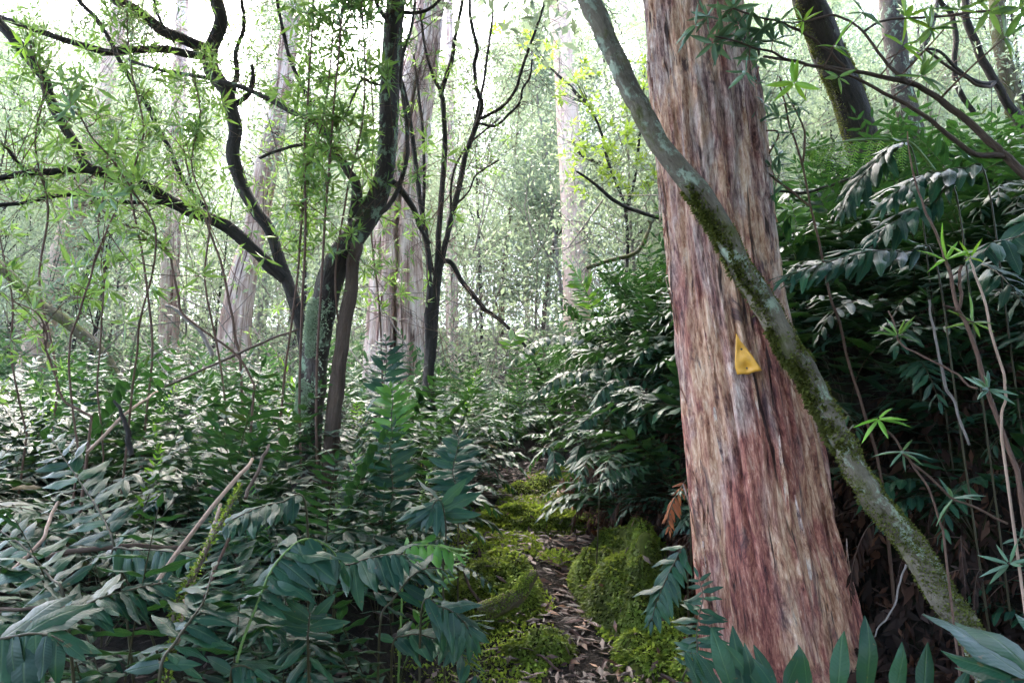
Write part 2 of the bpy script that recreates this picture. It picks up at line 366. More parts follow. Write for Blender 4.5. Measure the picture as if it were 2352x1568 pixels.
def pin_mesh(i, mat):
    k = (i, mat)
    if k not in PIN_MESH:
        V, Q = PIN_HI[i]; m = MB().add(V, Q, None, V).mesh('leaflet'); m.materials.append(M[mat]); PIN_MESH[k] = m
    return PIN_MESH[k]
L5 = np.array([(0, 0, 0), (.42, .5, -.02), (.42, 0, .03), (.42, -.5, -.02), (1, 0, -.10)]); T5 = np.array([(0, 2, 1), (0, 3, 2), (1, 2, 4), (2, 3, 4)])
L4 = np.array([(0, 0, 0), (.5, .5, .08), (1, 0, 0), (.5, -.5, .08)]); T4 = np.array([(0, 1, 2), (0, 2, 3)])
def leaves(mb, base, dirs, up, ln, wd, tmpl=(L5, T5), var=None):
    n = len(base)
    if n == 0: return
    V, T = tmpl; F = frames(dirs, up)
    loc = V[None]*np.stack([ln, wd, ln], -1)[:, None, :]
    P = base[:, None, :]+np.einsum('nij,nkj->nki', F, loc)
    k = len(V); tr = (T[None]+np.arange(n)[:, None, None]*k).reshape(-1, 3)
    va = rng.random(n) if var is None else var
    mb.add(P.reshape(-1, 3), None, tr, None, np.repeat(va, k))

# ---------------------------------------------------------------- fern fronds
def frond_layout(C, normal, l0, pairs, start=.25, ang=62, r=None, droop=.25, profile=.62, level=1.0, miss=.04):
    """rachis points and pinna frames along it"""
    r = r or np.random.default_rng(1)
    C = catmull(C, 22); T = unit(np.gradient(C, axis=0))
    s = np.concatenate([[0], np.cumsum(np.linalg.norm(np.diff(C, axis=0), axis=1))]); s /= s[-1]
    out = []
    for i in range(pairs):
        q = start+(1-start)*(i+.3)/pairs; tt = (i+.3)/pairs
        p = np.array([np.interp(q, s, C[:, k]) for k in range(3)]); tg = unit(np.array([np.interp(q, s, T[:, k]) for k in range(3)]))
        nn = normal if not callable(normal) else normal(q)
        nn = unit(nn-tg*np.dot(nn, tg)); side = np.cross(nn, tg)
        ll = l0*max(.25, math.sin(math.pi*(.16+.78*tt))**profile)
        for sg in (1, -1):
            a = math.radians(ang-22*tt+r.normal(0, 8))
            d = math.sin(a)*side*sg+math.cos(a)*tg
            d = unit(d+np.array((0, 0, -droop*r.uniform(.4, 1.5)))+nn*r.normal(.05, .08))
            if r.random() < miss: continue
            out.append((p+side*sg*.002, d, unit(nn*.4+np.array((0, 0, .75))*level+nn*(1-level)*.6+r.normal(0, .20, 3)), ll*r.uniform(.8, 1.12)))
    tg = T[-1]; nn = normal if not callable(normal) else normal(1.0)
    out.append((C[-1], unit(tg+np.array((0, 0, -.2))), unit(nn), l0*.42))
    return C, out
def frond_mesh(name, C, lay, lo=False, mat='fern', rac='rachis', wid=1.0, r=None, rr=.0032, var0=None):
    """one frond, its leaflets joined with their stalk"""
    r = r or np.random.default_rng(2); mb = MB()
    pins = PIN_LO if lo else PIN_HI
    for j, (V, Q) in enumerate(pins):
        sel = [x for k, x in enumerate(lay) if k % len(pins) == j]
        if not sel: continue
        b = np.array([x[0] for x in sel]); d = np.array([x[1] for x in sel]); u = np.array([x[2] for x in sel]); l = np.array([x[3] for x in sel])
        F = frames(d, u); loc = V[None]*np.stack([l, l*wid, l], -1)[:, None, :]
        P = b[:, None]+np.einsum('nij,nkj->nki', F, loc); k = len(V)
        v = np.clip(r.normal(.45, .16, len(sel)), 0, 1) if var0 is None else np.clip(r.normal(var0, .12, len(sel)), 0, 1)
        mb.add(P.reshape(-1, 3), (Q[None]+np.arange(len(sel))[:, None, None]*k).reshape(-1, 4), None, np.tile(V, (len(sel), 1)), np.repeat(v, k))
    nleaf = sum(len(q) for q in mb.Q)
    tube(mb, C if not lo else C[::4], np.linspace(rr, rr*.35, len(C if not lo else C[::4])), 4 if not lo else 3)
    m = mb.mesh(name); m.materials.append(M[mat]); m.materials.append(M[rac])
    idx = np.zeros(len(m.polygons), np.int32); idx[nleaf:sum(len(q) for q in mb.Q)] = 1
    m.polygons.foreach_set('material_index', idx)
    return m
def std_curve(L, e0, bend, r):
    n = 9; s = np.linspace(0, 1, n); pit = np.radians(e0)-np.radians(bend)*s**1.4
    yaw = r.normal(0, .4)*s; dx = np.cos(pit)*np.cos(yaw); dy = np.cos(pit)*np.sin(yaw); dz = np.sin(pit)
    P = np.zeros((n, 3))
    for k in range(1, n): P[k] = P[k-1]+L/(n-1)*np.array((dx[k], dy[k], dz[k]))
    return P
def std_normal(C):
    T = unit(np.gradient(C, axis=0)); s = np.linspace(0, 1, len(C))
    side = np.array((0, 1., 0))
    nr = np.cross(T, side); nr[nr[:, 2] < 0] *= -1
    return lambda q: np.array([np.interp(q, s, nr[:, k]) for k in range(3)])
FR = {'hi': [], 'lo': [], 'new': [], 'dead': []}
def mk_variants():
    for i in range(12):
        r = np.random.default_rng(100+i)
        L = r.uniform(.6, .95); C0 = std_curve(L, r.uniform(52, 84), r.uniform(55, 130) if i % 4 else r.uniform(15, 40), r)
        C, lay = frond_layout(C0, std_normal(C0), r.uniform(.115, .165), int(r.integers(11, 16)), .28, 66, r)
        FR['hi'].append((frond_mesh('frond', C, lay, False, 'fern', 'rachis', 1.05, r), C, lay))
        C, lay = frond_layout(C0, std_normal(C0), r.uniform(.10, .14), 11, .25, 64, r)
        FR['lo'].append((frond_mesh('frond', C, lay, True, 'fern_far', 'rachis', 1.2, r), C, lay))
    for i in range(4):
        r = np.random.default_rng(200+i); C0 = std_curve(r.uniform(.6, .85), r.uniform(72, 86), r.uniform(10, 40), r)
        C, lay = frond_layout(C0, std_normal(C0), .09, 18, .2, 66, r, .05)
        FR['new'].append((frond_mesh('frond', C, lay, False, 'fern_new', 'rachis_green', .85, r), C, lay))
    for i in range(4):
        r = np.random.default_rng(300+i); C0 = std_curve(r.uniform(.5, .75), r.uniform(0, 25), r.uniform(70, 110), r)
        C, lay = frond_layout(C0, std_normal(C0), .10, 13, .2, 40, r, 1.4)
        FR['dead'].append((frond_mesh('frond', C, lay, False, 'dead', 'twig', .8, r), C, lay))
mk_variants()
RACHIS = {}
def leafed_frond(fern, M4, C, lay, mat='fern', rac='rachis', share=None):
    """frond part with every leaflet a sub-part; M4 places the frond in the fern's space"""
    key = share
    if key is None or key not in RACHIS:
        mb = MB(); tube(mb, C, np.linspace(.0034, .0012, len(C)), 5); m = mb.mesh('frond'); m.materials.append(M[rac])
        if key is not None: RACHIS[key] = m
    else: m = RACHIS[key]
    f = link('frond', m, None, fern); f.matrix_local = M4
    for k, (b, d, u, l) in enumerate(lay):
        F = frames(d[None], u[None])[0]; lf = link('leaflet', pin_mesh(k % len(PIN_HI), mat), None, f)
        mm = np.eye(4); mm[:3, :3] = F*np.array((l, l*1.05, l))[None, :]; mm[:3, 3] = b
        lf.matrix_local = Matrix(mm.tolist())
    return f
def frond_mtx(az, tilt, sc):
    return Matrix.Rotation(az, 4, 'Z') @ Matrix.Rotation(tilt, 4, 'Y') @ Matrix.Scale(sc, 4)
def make_fern(x, y, label, group, nf=6, az0=None, spread=math.pi, sc=1.0, kind='hi', leafed=False, dz=0, new=0, name='fern', seed=None):
    r = np.random.default_rng(int(abs(x*1000)+abs(y*7000)) if seed is None else seed)
    b = gpt(x, y)+np.array((0, 0, dz-.02))
    f = thing(name, label, 'fern', b, group)
    for k in range(nf):
        az = (r.uniform(-math.pi, math.pi) if az0 is None else az0+spread*((k+.5)/nf*2-1)+r.normal(0, .15))
        s = sc*r.uniform(.72, 1.12)
        kk = 'new' if k < new else kind
        vi = int(r.integers(len(FR[kk]))); m, C, lay = FR[kk][vi]
        if kind == 'dead': m, C, lay = FR['dead'][vi % 4]
        mt = frond_mtx(az, r.normal(0, .12), s)
        if leafed: leafed_frond(f, mt, C, lay, 'fern_new' if kk == 'new' else 'fern', 'rachis_green' if kk == 'new' else 'rachis', (kk, vi))
        else: o = link('frond', m, None, f); o.matrix_local = mt
    return f
def hero_frond(pts, Ys, pl, pairs, label, normal=(0, -.35, 1), mat='fern', droop=.3, start=.12, ang=66, name='fern_frond', wid=1.2, rac='rachis', group=None, foot=None, level=.45):
    """a frond traced along its stalk; base of stalk first. The stalk is carried down to the soil."""
    n = len(pts); Ys = np.atleast_1d(Ys); Ys = np.interp(np.linspace(0, 1, n), np.linspace(0, 1, len(Ys)), Ys)
    C = np.array([px(a, b, Y) for (a, b), Y in zip(pts, Ys)])
    r = np.random.default_rng(int(pts[0][0]*13+pts[0][1]))
    fx = C[0][0]+(C[0][0]-C[-1][0])*.15 if foot is None else foot[0]; fy = C[0][1]+.1 if foot is None else foot[1]
    g = gpt(fx, fy); st = np.linalg.norm(C[0]-g)
    CC = np.vstack([g, g*.45+C[0]*.55+np.array((0, 0, .03)), C]); 
    L = np.concatenate([[0], np.cumsum(np.linalg.norm(np.diff(CC, axis=0), axis=1))]); stt = L[2]/L[-1]
    t = thing(name, label, 'fern', g, group)
    C2, lay = frond_layout(CC, np.array(normal, float), pl, pairs, stt+start*(1-stt), ang, r, droop, level=level)
    off = np.array(t.location)
    C2 = C2-off; lay = [(b-off, d, u, l) for b, d, u, l in lay]
    mb = MB(); tube(mb, catmull(C2, 40), np.linspace(.0038, .0012, 40), 6); obj_m = mb.mesh('stalk'); obj_m.materials.append(M[rac])
    link('stalk', obj_m, None, t)
    for k, (b, d, u, l) in enumerate(lay):
        F = frames(d[None], u[None])[0]; lf = link('leaflet', pin_mesh(k % len(PIN_HI), mat), None, t)
        mm = np.eye(4); mm[:3, :3] = F*np.array((l, l*wid, l))[None, :]; mm[:3, 3] = b; lf.matrix_local = Matrix(mm.tolist())
    return t

# ---------------------------------------------------------------- woody plants
def wlen(C): return np.concatenate([[0], np.cumsum(np.linalg.norm(np.diff(C, axis=0), axis=1))])
def limb(pts, Y, w, n=None, wob=.01, seed=0):
    """traced pixels -> world curve and radii; w = width in photo pixels (start, ..., end); Y = forward distance (start, ..., end)"""
    k = len(pts); Ys = np.interp(np.linspace(0, 1, k), np.linspace(0, 1, len(np.atleast_1d(Y))), np.atleast_1d(Y))
    C = np.array([px(a, b, q) for (a, b), q in zip(pts, Ys)])
    n = n or max(8, k*5); C = catmull(C, n)
    Wd = np.interp(np.linspace(0, 1, n), np.linspace(0, 1, len(np.atleast_1d(w))), np.atleast_1d(w))
    R = np.array([.5*q*depth(c)/FPX for q, c in zip(Wd, C)])
    r = np.random.default_rng(seed+k)
    if wob: C = C+wob*np.stack([vnoise(np.stack([np.arange(n)*.35, np.full(n, seed+a*7.3), np.zeros(n)], -1), a) for a in range(3)], -1)
    return C, R
def whorl(mb, p, axis_, size, r, n=None, wd=.15, sink=None):
    n = n or int(r.integers(5, 10)); ax = unit(axis_); a = np.array((.3, .8, .5)); e1 = unit(np.cross(ax, a)); e2 = np.cross(ax, e1)
    th = np.arange(n)*2*np.pi/n+r.uniform(0, 6)+r.normal(0, .2, n); el = np.radians(r.normal(24, 32, n))
    d = np.cos(el)[:, None]*(np.cos(th)[:, None]*e1+np.sin(th)[:, None]*e2)+np.sin(el)[:, None]*ax
    d = unit(d+np.array((0, 0, -.12))); ln = size*r.uniform(.7, 1.12, n)
    up = np.broadcast_to(ax, d.shape)+r.normal(0, .15, d.shape)
    b = np.broadcast_to(p, d.shape)+d*.004
    if sink is not None: sink.append((b, d, up, ln))
    else: leaves(mb, b, d, up, ln, ln*wd*r.uniform(.85, 1.2, n), (L5, T5), np.clip(r.normal(.5, .2, n), 0, 1))
LANCE = None
def lance_mesh(mat):
    k = ('lance', mat)
    if k not in PIN_MESH:
        V, Q = pinna(5, 5, 1.0, .0, .16, .06); V = V.copy(); t = V[:, 0]
        m = MB().add(V, Q).mesh('leaf'); m.materials.append(M[mat]); PIN_MESH[k] = m
    return PIN_MESH[k]
def twig_to(mb, a, b, r0, r, sag=.08, sides=4):
    n = 7; t = np.linspace(0, 1, n)[:, None]; L = np.linalg.norm(b-a)
    C = a*(1-t)+b*t+np.sin(np.pi*t)*np.array((r.normal(0, .06), r.normal(0, .06), sag*r.uniform(-1, .6)))*L
    tube(mb, C, np.linspace(r0, r0*.45, n), sides, 0, 0); return C
def woody(name, label, cat, stems, bark='darkbark', group=None, whorls=(), rnd=0, rnd_len=(.15, .5), size=.095, leafmat='whorl', twigmat=None,
          own_leaves=False, base=None, rough=.12, sides=12, seed=1, up=.35, wdr=.19, extra=None, leafpos=None, droop=0.0, rnd_rng=(.15, 1), splitmats=None, wob=.004, bare=0):
    """stems = [(part name, pixels, Y, widths)]; first one is the trunk, base end first"""
    r = np.random.default_rng(seed); cur = []
    for k, (pn, pts, Y, w) in enumerate(stems): cur.append((pn,)+limb(pts, Y, w, wob=wob, seed=seed*17+k))
    c0 = cur[0][1]
    if base is None:
        g = gpt(c0[0][0], c0[0][1]) if True else None
        base = g
    t = thing(name, label, cat, base, group)
    C, R = cur[0][1], cur[0][2]
    if C[0][2] > base[2]-.03:
        k = 5; q = np.linspace(0, 1, k, endpoint=False)[:, None]; b2 = np.array((base[0], base[1], base[2]-.06))
        C = np.vstack([b2*(1-q)+C[0]*q, C]); R = np.concatenate([np.linspace(R[0]*1.25, R[0], k, endpoint=False), R])
        cur[0] = (cur[0][0], C, R)
    for k, (pn, C, R) in enumerate(cur):
        mb = MB(); tube(mb, C, R, sides if R.max() > .012 else 6, rough, seed+k, ridges=R.max()*.05 if R.max() > .03 else 0)
        obj(pn, mb, M[bark if not splitmats or k not in splitmats else splitmats[k]], t)
    allC = np.vstack([c[1] for c in cur]); allR = np.concatenate([c[2] for c in cur])
    tw = MB(); lf = MB(); tips = {}
    sink = {}
    for (wx, wy, wY, ws, wm) in whorls:
        p = px(wx, wy, wY); d = np.linalg.norm(allC-p, axis=1)-(.0*allC[:, 2]); i = int(np.argmin(d+.35*np.maximum(0, allC[:, 2]-p[2]))); a = allC[i]
        TC = twig_to(tw, a, p, min(.0045, max(.0018, allR[i]*.6)), r)
        ax = unit(TC[-1]-TC[-3]+np.array((0, 0, up*.05)))
        sz = ws*depth(p)/FPX
        key = wm or leafmat; sink.setdefault(key, [])
        if own_leaves: whorl(None, p, ax, sz, r, None, wdr, sink[key])
        else:
            tips.setdefault(key, MB()); whorl(tips[key], p, ax, sz, r, None, wdr)
    for _ in range(rnd):
        q = r.choice(len(cur), p=np.array([wlen(c[1])[-1] for c in cur])/sum(wlen(c[1])[-1] for c in cur)); C, R = cur[q][1], cur[q][2]
        i = int(r.uniform(rnd_rng[0], rnd_rng[1])*(len(C)-1)); a = C[i]
        if leafpos is not None and not leafpos(a): continue
        tdir = unit(C[min(i+1, len(C)-1)]-C[max(i-1, 0)])
        d = unit(r.normal(0, 1, 3)+np.array((0, 0, up))+tdir*.4); L = r.uniform(*rnd_len)
        b = a+d*L+np.array((0, 0, -droop*L))
        TC = twig_to(tw, a, b, r.uniform(.0016, .0032), r, .12, 3)
        tips.setdefault(leafmat, MB())
        whorl(tips[leafmat], b, TC[-1]-TC[-3]+np.array((0, 0, .02)), size*r.uniform(.75, 1.2), r, None, wdr)
        for kk in range(int(r.integers(0, 3))):
            s = int(r.integers(2, 6)); dd = unit(r.normal(0, 1, 3)+np.array((0, 0, up))); e = TC[s]+dd*L*r.uniform(.25, .6)
            tube(tw, np.array([TC[s], (TC[s]+e)/2+r.normal(0, .01, 3), e]), np.array([.0018, .0014, .001]), 3)
            whorl(tips[leafmat], e, dd, size*r.uniform(.65, 1.1), r, None, wdr)
    for _ in range(bare):
        q = r.choice(len(cur)); C = cur[q][1]; i = int(r.uniform(.2, 1)*(len(C)-1)); L = r.uniform(.2, .9); d = unit(r.normal(0, 1, 3)+np.array((0, 0, .5))); e = C[i]+d*L
        if C[i][2] < base[2]+.9: continue
        m1 = C[i]+d*L*.5+r.normal(0, .12*L, 3); tube(tw, catmull([C[i], m1, e], 6), np.linspace(.0035, .001, 6)*r.uniform(.6, 1.3), 3)
        for _k in range(2): dd = unit(d+r.normal(0, .7, 3)); tube(tw, np.array([m1, m1+dd*L*.25+r.normal(0, .03, 3), m1+dd*L*.45]), np.array([.0018, .0013, .0008]), 3)
    if tw.n: tag(obj('twigs', tw, M[twigmat or 'twig'], t), kind='stuff')
    for key, mb in tips.items(): tag(obj('foliage', mb, M[key], t), kind='stuff')
    for key, L in sink.items():
        for (b, d, u, ln) in L:
            F = frames(d, u)
            for k in range(len(b)):
                o = link('leaf', lance_mesh(key), None, t); mm = np.eye(4); mm[:3, :3] = F[k]*np.array((ln[k], ln[k]*wdr*1.15, ln[k]))[None]; mm[:3, 3] = b[k]-np.array(base)
                o.matrix_local = Matrix(mm.tolist())
    return t

# ================================================================ large trees
def big_trunk(name, label, cat, edges, Y, mat, ridge, sides=120, rings=260, seed=3, top=7.0, group=None, flare=1.2, cracks=(), lobes=0.0):
    ys = [e[0] for e in edges]
    C = np.array([px((l+q)/2, y, Y) for y, l, q in edges]); R = np.array([.5*(q-l)*depth(c)/FPX for (y, l, q), c in zip(edges, C)])
    up = unit(C[0]-C[2]); ext = [C[0]+up*k for k in np.linspace(top, .4, 6)]; er = np.linspace(R[0]*.45, R[0]*.97, 6)
    C = np.vstack([ext, C]); R = np.concatenate([er, R])
    dn = unit(C[-1]-C[-2]); g = gpt(C[-1][0], C[-1][1]); k = max(.12, C[-1][2]-g[2]+.12)
    C = np.vstack([C, C[-1]+dn*k*.6, C[-1]+dn*k])[::-1]; R = np.concatenate([R, [R[-1]*(1+(flare-1)*.55), R[-1]*flare]])[::-1]
    # dense sampling in the lower, visible stretch
    L = wlen(C); Lt = np.concatenate([np.linspace(0, L[-1]-top, rings), np.linspace(L[-1]-top, L[-1], 26)[1:]])
    P = catmull(C, 500); lp = wlen(P); lp = lp/lp[-1]*L[-1]
    P2 = np.stack([np.interp(Lt, lp, P[:, a]) for a in range(3)], -1); R2 = np.interp(Lt, L, R)
    th = np.linspace(0, 2*np.pi, sides, endpoint=False); c, q = np.cos(th)[None], np.sin(th)[None]; s = Lt[:, None]
    k = 1/np.mean(R)
    nz = lambda f, fs, sd: fbm(np.stack([c*f+0*s, q*f+0*s, s*fs+0*c], -1), 3, sd)
    rr = R2[:, None]*(1+.035*nz(1.4, .8, seed))+ridge*(1-np.abs(nz(5, 1.1, seed+1)))*.9+ridge*.9*nz(13, 2.4, seed+2)+ridge*.55*(1-np.abs(nz(30, 5.0, seed+5)))
    if lobes: rr = rr+R2[:, None]*lobes*np.exp(-s/.55)*(np.cos(3*th[None]+.9)+.6*np.cos(5*th[None]+2.2))+R2[:, None]*.35*lobes*np.exp(-s/1.6)*np.cos(4*th[None]+.4+.3*s)
    for (ca, cw, cd, s0, s1) in cracks:
        dth = np.abs((th[None]-ca+np.pi+.10*vnoise(np.stack([s*3, 0*s, 0*s], -1), 4)) % (2*np.pi)-np.pi)
        rr = rr-cd*np.exp(-(dth/cw)**2)*sstep((s-s0)/.3)*sstep((s1-s)/.3)
    # frame: angle 0 faces the camera
    T = unit(np.gradient(P2, axis=0)); n0 = np.array((0, -1., 0)); Nn = unit(n0-T*(T@n0)[:, None]); Bn = np.cross(T, Nn)
    V = P2[:, None]+rr[..., None]*(c[..., None]*Nn[:, None]+q[..., None]*Bn[:, None])
    bk = np.stack([c*R2[:, None], q*R2[:, None], s+0*c], -1); n = len(P2)
    i = np.arange(n-1)[:, None]*sides; j = np.arange(sides)[None]; Q = np.stack([i+j, i+(j+1) % sides, i+sides+(j+1) % sides, i+sides+j], -1).reshape(-1, 4)
    t = thing(name, label, cat, gpt(P2[0][0], P2[0][1]), group)
    mb = MB().add(V.reshape(-1, 3), Q, None, bk.reshape(-1, 3)); obj('trunk', mb, M[mat], t)
    return t, P2, R2, Nn, Bn, V
EA = [(0, 1487, 1686), (136, 1497, 1715), (272, 1510, 1738), (400, 1522, 1752), (527, 1535, 1764), (680, 1554, 1783), (860, 1572, 1822), (1041, 1592, 1865), (1211, 1608, 1896), (1381, 1625, 1943), (1483, 1634, 1967)]
trunkA, PA, RA, NA, BA, VA = big_trunk('stringybark_tree', 'thick red-brown stringybark trunk carrying the yellow trail marker', 'tree', EA, 2.8, 'stringy', .013, 260, 480, 3, 6.0,
                                       cracks=[(.12, .03, .012, .3, 2.2), (-.5, .04, .014, .2, 1.6), (.75, .035, .016, .1, 2.6), (-.95, .05, .014, .5, 2.8)], lobes=.10)
def on_trunk(x, y, out=.0):
    """point of the visible bark under a photo pixel"""
    d = px(x, y, 2.8)-CAM; d = d/np.linalg.norm(d)
    V = VA.reshape(-1, 3); w = V-CAM; tt = w@d; ds = np.linalg.norm(w-tt[:, None]*d, axis=1)
    ok = np.where(ds < .035)[0]; i = ok[np.argmin(tt[ok])]
    return CAM+d*(np.mean(np.sort(tt[ok])[:12])-out)
# peeling bark strips on the trunk
rs = np.random.default_rng(11)
strip_meshes = []
for k in range(6):
    mb = MB(); L = 1.0; t = np.linspace(0, 1, 9); w = .5*np.sin(np.pi*np.clip(t+.08, 0, 1))**.6
    z = .10*np.sin(np.pi*t)*rs.uniform(-.3, .5)+.22*np.maximum(t-.55, 0)**1.5*rs.uniform(.3, 1.6); x = .02*np.sin(t*rs.uniform(4, 9))
    V = []
    for i in range(9): V += [(x[i]*8-w[i], t[i], z[i]), (x[i]*8+w[i], t[i], z[i]+.02)]
    mb.add(np.array(V), [(2*i, 2*i+1, 2*i+3, 2*i+2) for i in range(8)], None, np.array(V)*np.array((.02, .1, .3))+k)
    m = mb.mesh('bark_strip'); m.materials.append(M['stringy']); strip_meshes.append(m)
for k in range(290):
    i = int(rs.integers(25, 460)); a = rs.choice([rs.normal(1.5, .12), rs.normal(-1.5, .12), rs.uniform(-1.5, 1.5)])
    n = NA[i]*math.cos(a)+BA[i]*math.sin(a); tdir = -unit(PA[i+5]-PA[i-5]) if i < 470 else -unit(PA[i]-PA[i-5])
    yd = tdir*(1 if rs.random() < .7 else -1); xd = np.cross(yd, n)
    p = PA[i]+n*(RA[i]+.006); L = rs.uniform(.05, .3); wd = rs.uniform(.004, .018)
    o = link('bark_strip', strip_meshes[k % 6], None, trunkA); mm = np.eye(4); mm[:3, :3] = np.stack([xd*wd, yd*L, n*L*1.1], -1); mm[:3, 3] = p-np.array(trunkA.location); o.matrix_local = Matrix(mm.tolist())

# yellow trail marker: a creased plastic triangle held by two nails
def marker():
    out = np.array([(1796.7, 816), (1799, 816.5), (1808, 833), (1820, 847), (1836, 868), (1850, 889), (1860.5, 905.4), (1845, 907), (1836, 910), (1827, 914), (1815, 913.2), (1799.9, 914.5), (1795.5, 899), (1794, 881), (1795.5, 858), (1796, 836)])*.9408
    c0 = on_trunk(*(np.array((1817, 882))*.9408)); nrm = unit(CAM-c0); nrm = unit(nrm+np.array((0, 0, .05)))
    upv = unit(np.array((0, 0, 1))-nrm*nrm[2]); rt = np.cross(upv, nrm)
    P = []
    for x, y in out:
        q = px(x, y, 2.55)-CAM; q = q/np.linalg.norm(q); tt = ((c0-CAM)@nrm)/(q@nrm); P.append(CAM+q*tt)
    P = np.array(P); rel = P-c0; uv = np.stack([rel@rt, rel@upv], -1)
    cen = uv.mean(0); rings = [1.0, .8, .6, .4, .2]
    n1 = (np.array((1810, 853))*.9408); n2 = (np.array((1823.8, 898.5))*.9408)
    def touv(xy):
        q = px(xy[0], xy[1], 2.55)-CAM; q = q/np.linalg.norm(q); tt = ((c0-CAM)@nrm)/(q@nrm); e = CAM+q*tt-c0; return np.array((e@rt, e@upv))
    a, b = touv(n1), touv(n2)
    def h(u):
        da = np.linalg.norm(u-a); db = np.linalg.norm(u-b)
        return .026-.010*math.exp(-(da/.016)**2)-.012*math.exp(-(db/.016)**2)-.004*math.exp(-((u[1]-a[1]-.003)/.006)**2)-.003*math.exp(-((u[0]-b[0])/.006)**2)*(1 if u[1] < b[1]+.02 else 0)+.0015*math.sin(u[0]*160+u[1]*90)
    V = []; n = len(uv)
    for sc in rings:
        for q in uv: w = cen+(q-cen)*sc; V.append(c0+rt*w[0]+upv*w[1]+nrm*h(w))
    V.append(c0+rt*cen[0]+upv*cen[1]+nrm*h(cen)); V = np.array(V)
    back = V-nrm*.0025; F = []
    for r_ in range(4):
        for k in range(n): F.append((r_*n+k, r_*n+(k+1) % n, (r_+1)*n+(k+1) % n, (r_+1)*n+k))
    T = [(4*n+k, 4*n+(k+1) % n, 5*n) for k in range(n)]; m0 = len(V)
    F2 = [tuple(m0+i for i in f[::-1]) for f in F]; T2 = [tuple(m0+i for i in f[::-1]) for f in T]
    rim = [(k, m0+k, m0+(k+1) % n, (k+1) % n) for k in range(n)]
    t = thing('trail_marker', 'creased yellow triangular plastic marker nailed to the red trunk', 'marker', c0)
    obj('plate', MB().add(np.vstack([V, back]), F+F2+rim, T+T2), M['yellow'], t)
    for w in (a, b):
        mb = MB(); p = c0+rt*w[0]+upv*w[1]+nrm*(h(w)-.03); e = c0+rt*w[0]+upv*w[1]+nrm*(h(w)+.0015)
        tube(mb, np.array([p, e-nrm*.0005, e-nrm*.0004, e+nrm*.001]), np.array([.0015, .0015, .0042, .0038]), 10); obj('nail', mb, M['nail'], t)
marker()

# tall pale trunks further up the slope
big_trunk('stringybark_tree', 'broad pale pink trunk with a dark vertical split behind the multi-stemmed tree', 'tree',
          [(0, 966, 1018), (130, 938, 1004), (238, 909, 990), (380, 885, 974), (517, 866, 963), (640, 856, 966), (772, 846, 972)], 9.0, 'pinkbark', .02, 120, 260, 21, 9.0,
          cracks=[(.15, .13, .2, .3, 4.6), (-.6, .05, .03, .2, 3.0), (.8, .05, .03, .2, 4.0)], flare=1.15)
big_trunk('gum_tree', 'pale trunk leaning towards the upper right beside the left picture edge', 'tree',
          [(0, 268, 296), (200, 226, 258), (425, 163, 212), (517, 141, 188), (687, 88, 140), (823, 51, 104), (959, 7, 72)], 10.5, 'palebark', .012, 60, 140, 22, 8.0)
big_trunk('gum_tree', 'white-streaked trunk standing between the mossy log and the lichen-covered tree', 'tree',
          [(0, 655, 690), (200, 632, 668), (400, 588, 632), (540, 560, 606), (650, 528, 584), (760, 508, 572), (880, 498, 574)], 10.5, 'pinkbark', .016, 70, 160, 23, 8.0)
big_trunk('gum_tree', 'slender reddish trunk wrapped in grey twigs in the gap of the left saplings', 'tree',
          [(300, 392, 420), (500, 380, 412), (640, 372, 408), (760, 368, 408), (880, 364, 410)], 11.5, 'pinkbark', .012, 50, 120, 24, 8.0)
big_trunk('gum_tree', 'hazy pink-white trunk rising behind the yellow-green shrub leaves', 'tree',
          [(0, 1262, 1302), (122, 1273, 1314), (272, 1280, 1328), (400, 1287, 1338), (527, 1293, 1347), (640, 1294, 1356)], 13.0, 'palebark', .012, 60, 140, 25, 9.0)
big_trunk('gum_tree', 'small dark red trunk low behind the multi-stemmed tree', 'tree',
          [(500, 1026, 1046), (600, 1026, 1048), (700, 1026, 1050)], 13.0, 'pinkbark', .01, 40, 80, 26, 7.0)
# mossy dark trunk top right and its neighbours
mossy_big = woody('mossy_tree', 'thick dark mossy trunk leaning left above the bright fern frond', 'tree',
      [('trunk', [(2050, 620), (2030, 500), (2004, 400), (1974, 306), (1941, 205), (1909, 136), (1880, 60), (1856, 0), (1820, -120), (1790, -260)], 5.0, (84, 76, 72, 70, 60))],
      'darkbark', rough=.08, sides=28, seed=31)
woody('mossy_tree', 'grey-brown trunk with scaly patches right of the dark leaning trunk', 'tree',
      [('trunk', [(2120, 480), (2110, 380), (2095, 300), (2068, 180), (2058, 100), (2048, 30), (2042, -60), (2030, -200)], 8.0, (54, 50, 46, 44)),
       ('branch', [(2068, 180), (2090, 150), (2130, 90), (2150, 20), (2160, -60)], 8.0, (14, 8))], 'lichbark', rough=.14, sides=18, seed=32)
woody('mossy_tree', 'greenish trunk at the upper right picture edge', 'tree',
      [('trunk', [(2360, 420), (2334, 300), (2317, 180), (2296, 90), (2290, 0), (2285, -140)], 8.0, (40, 34, 32))], 'mossbark', rough=.12, sides=16, seed=33)
woody('understory_tree', 'thin dark crooked stem crossing the upper right corner', 'tree',
      [('trunk', [(2400, 420), (2360, 320), (2331, 265), (2310, 231), (2287, 190), (2259, 143), (2236, 88), (2219, 44), (2217, 0), (2212, -80)], 6.0, (22, 18, 14)),
       ('branch', [(2287, 190), (2250, 190), (2200, 160), (2160, 120), (2115, 110)], (6, 5.4), (10, 5)),
       ('branch', [(2236, 260), (2200, 200), (2191, 136), (2195, 85), (2185, 34), (2157, 0), (2140, -50)], 6.0, (12, 12, 9))],
      'darkbark', rnd=26, size=.075, leafmat='bgleaf', seed=34, rnd_len=(.2, .7))

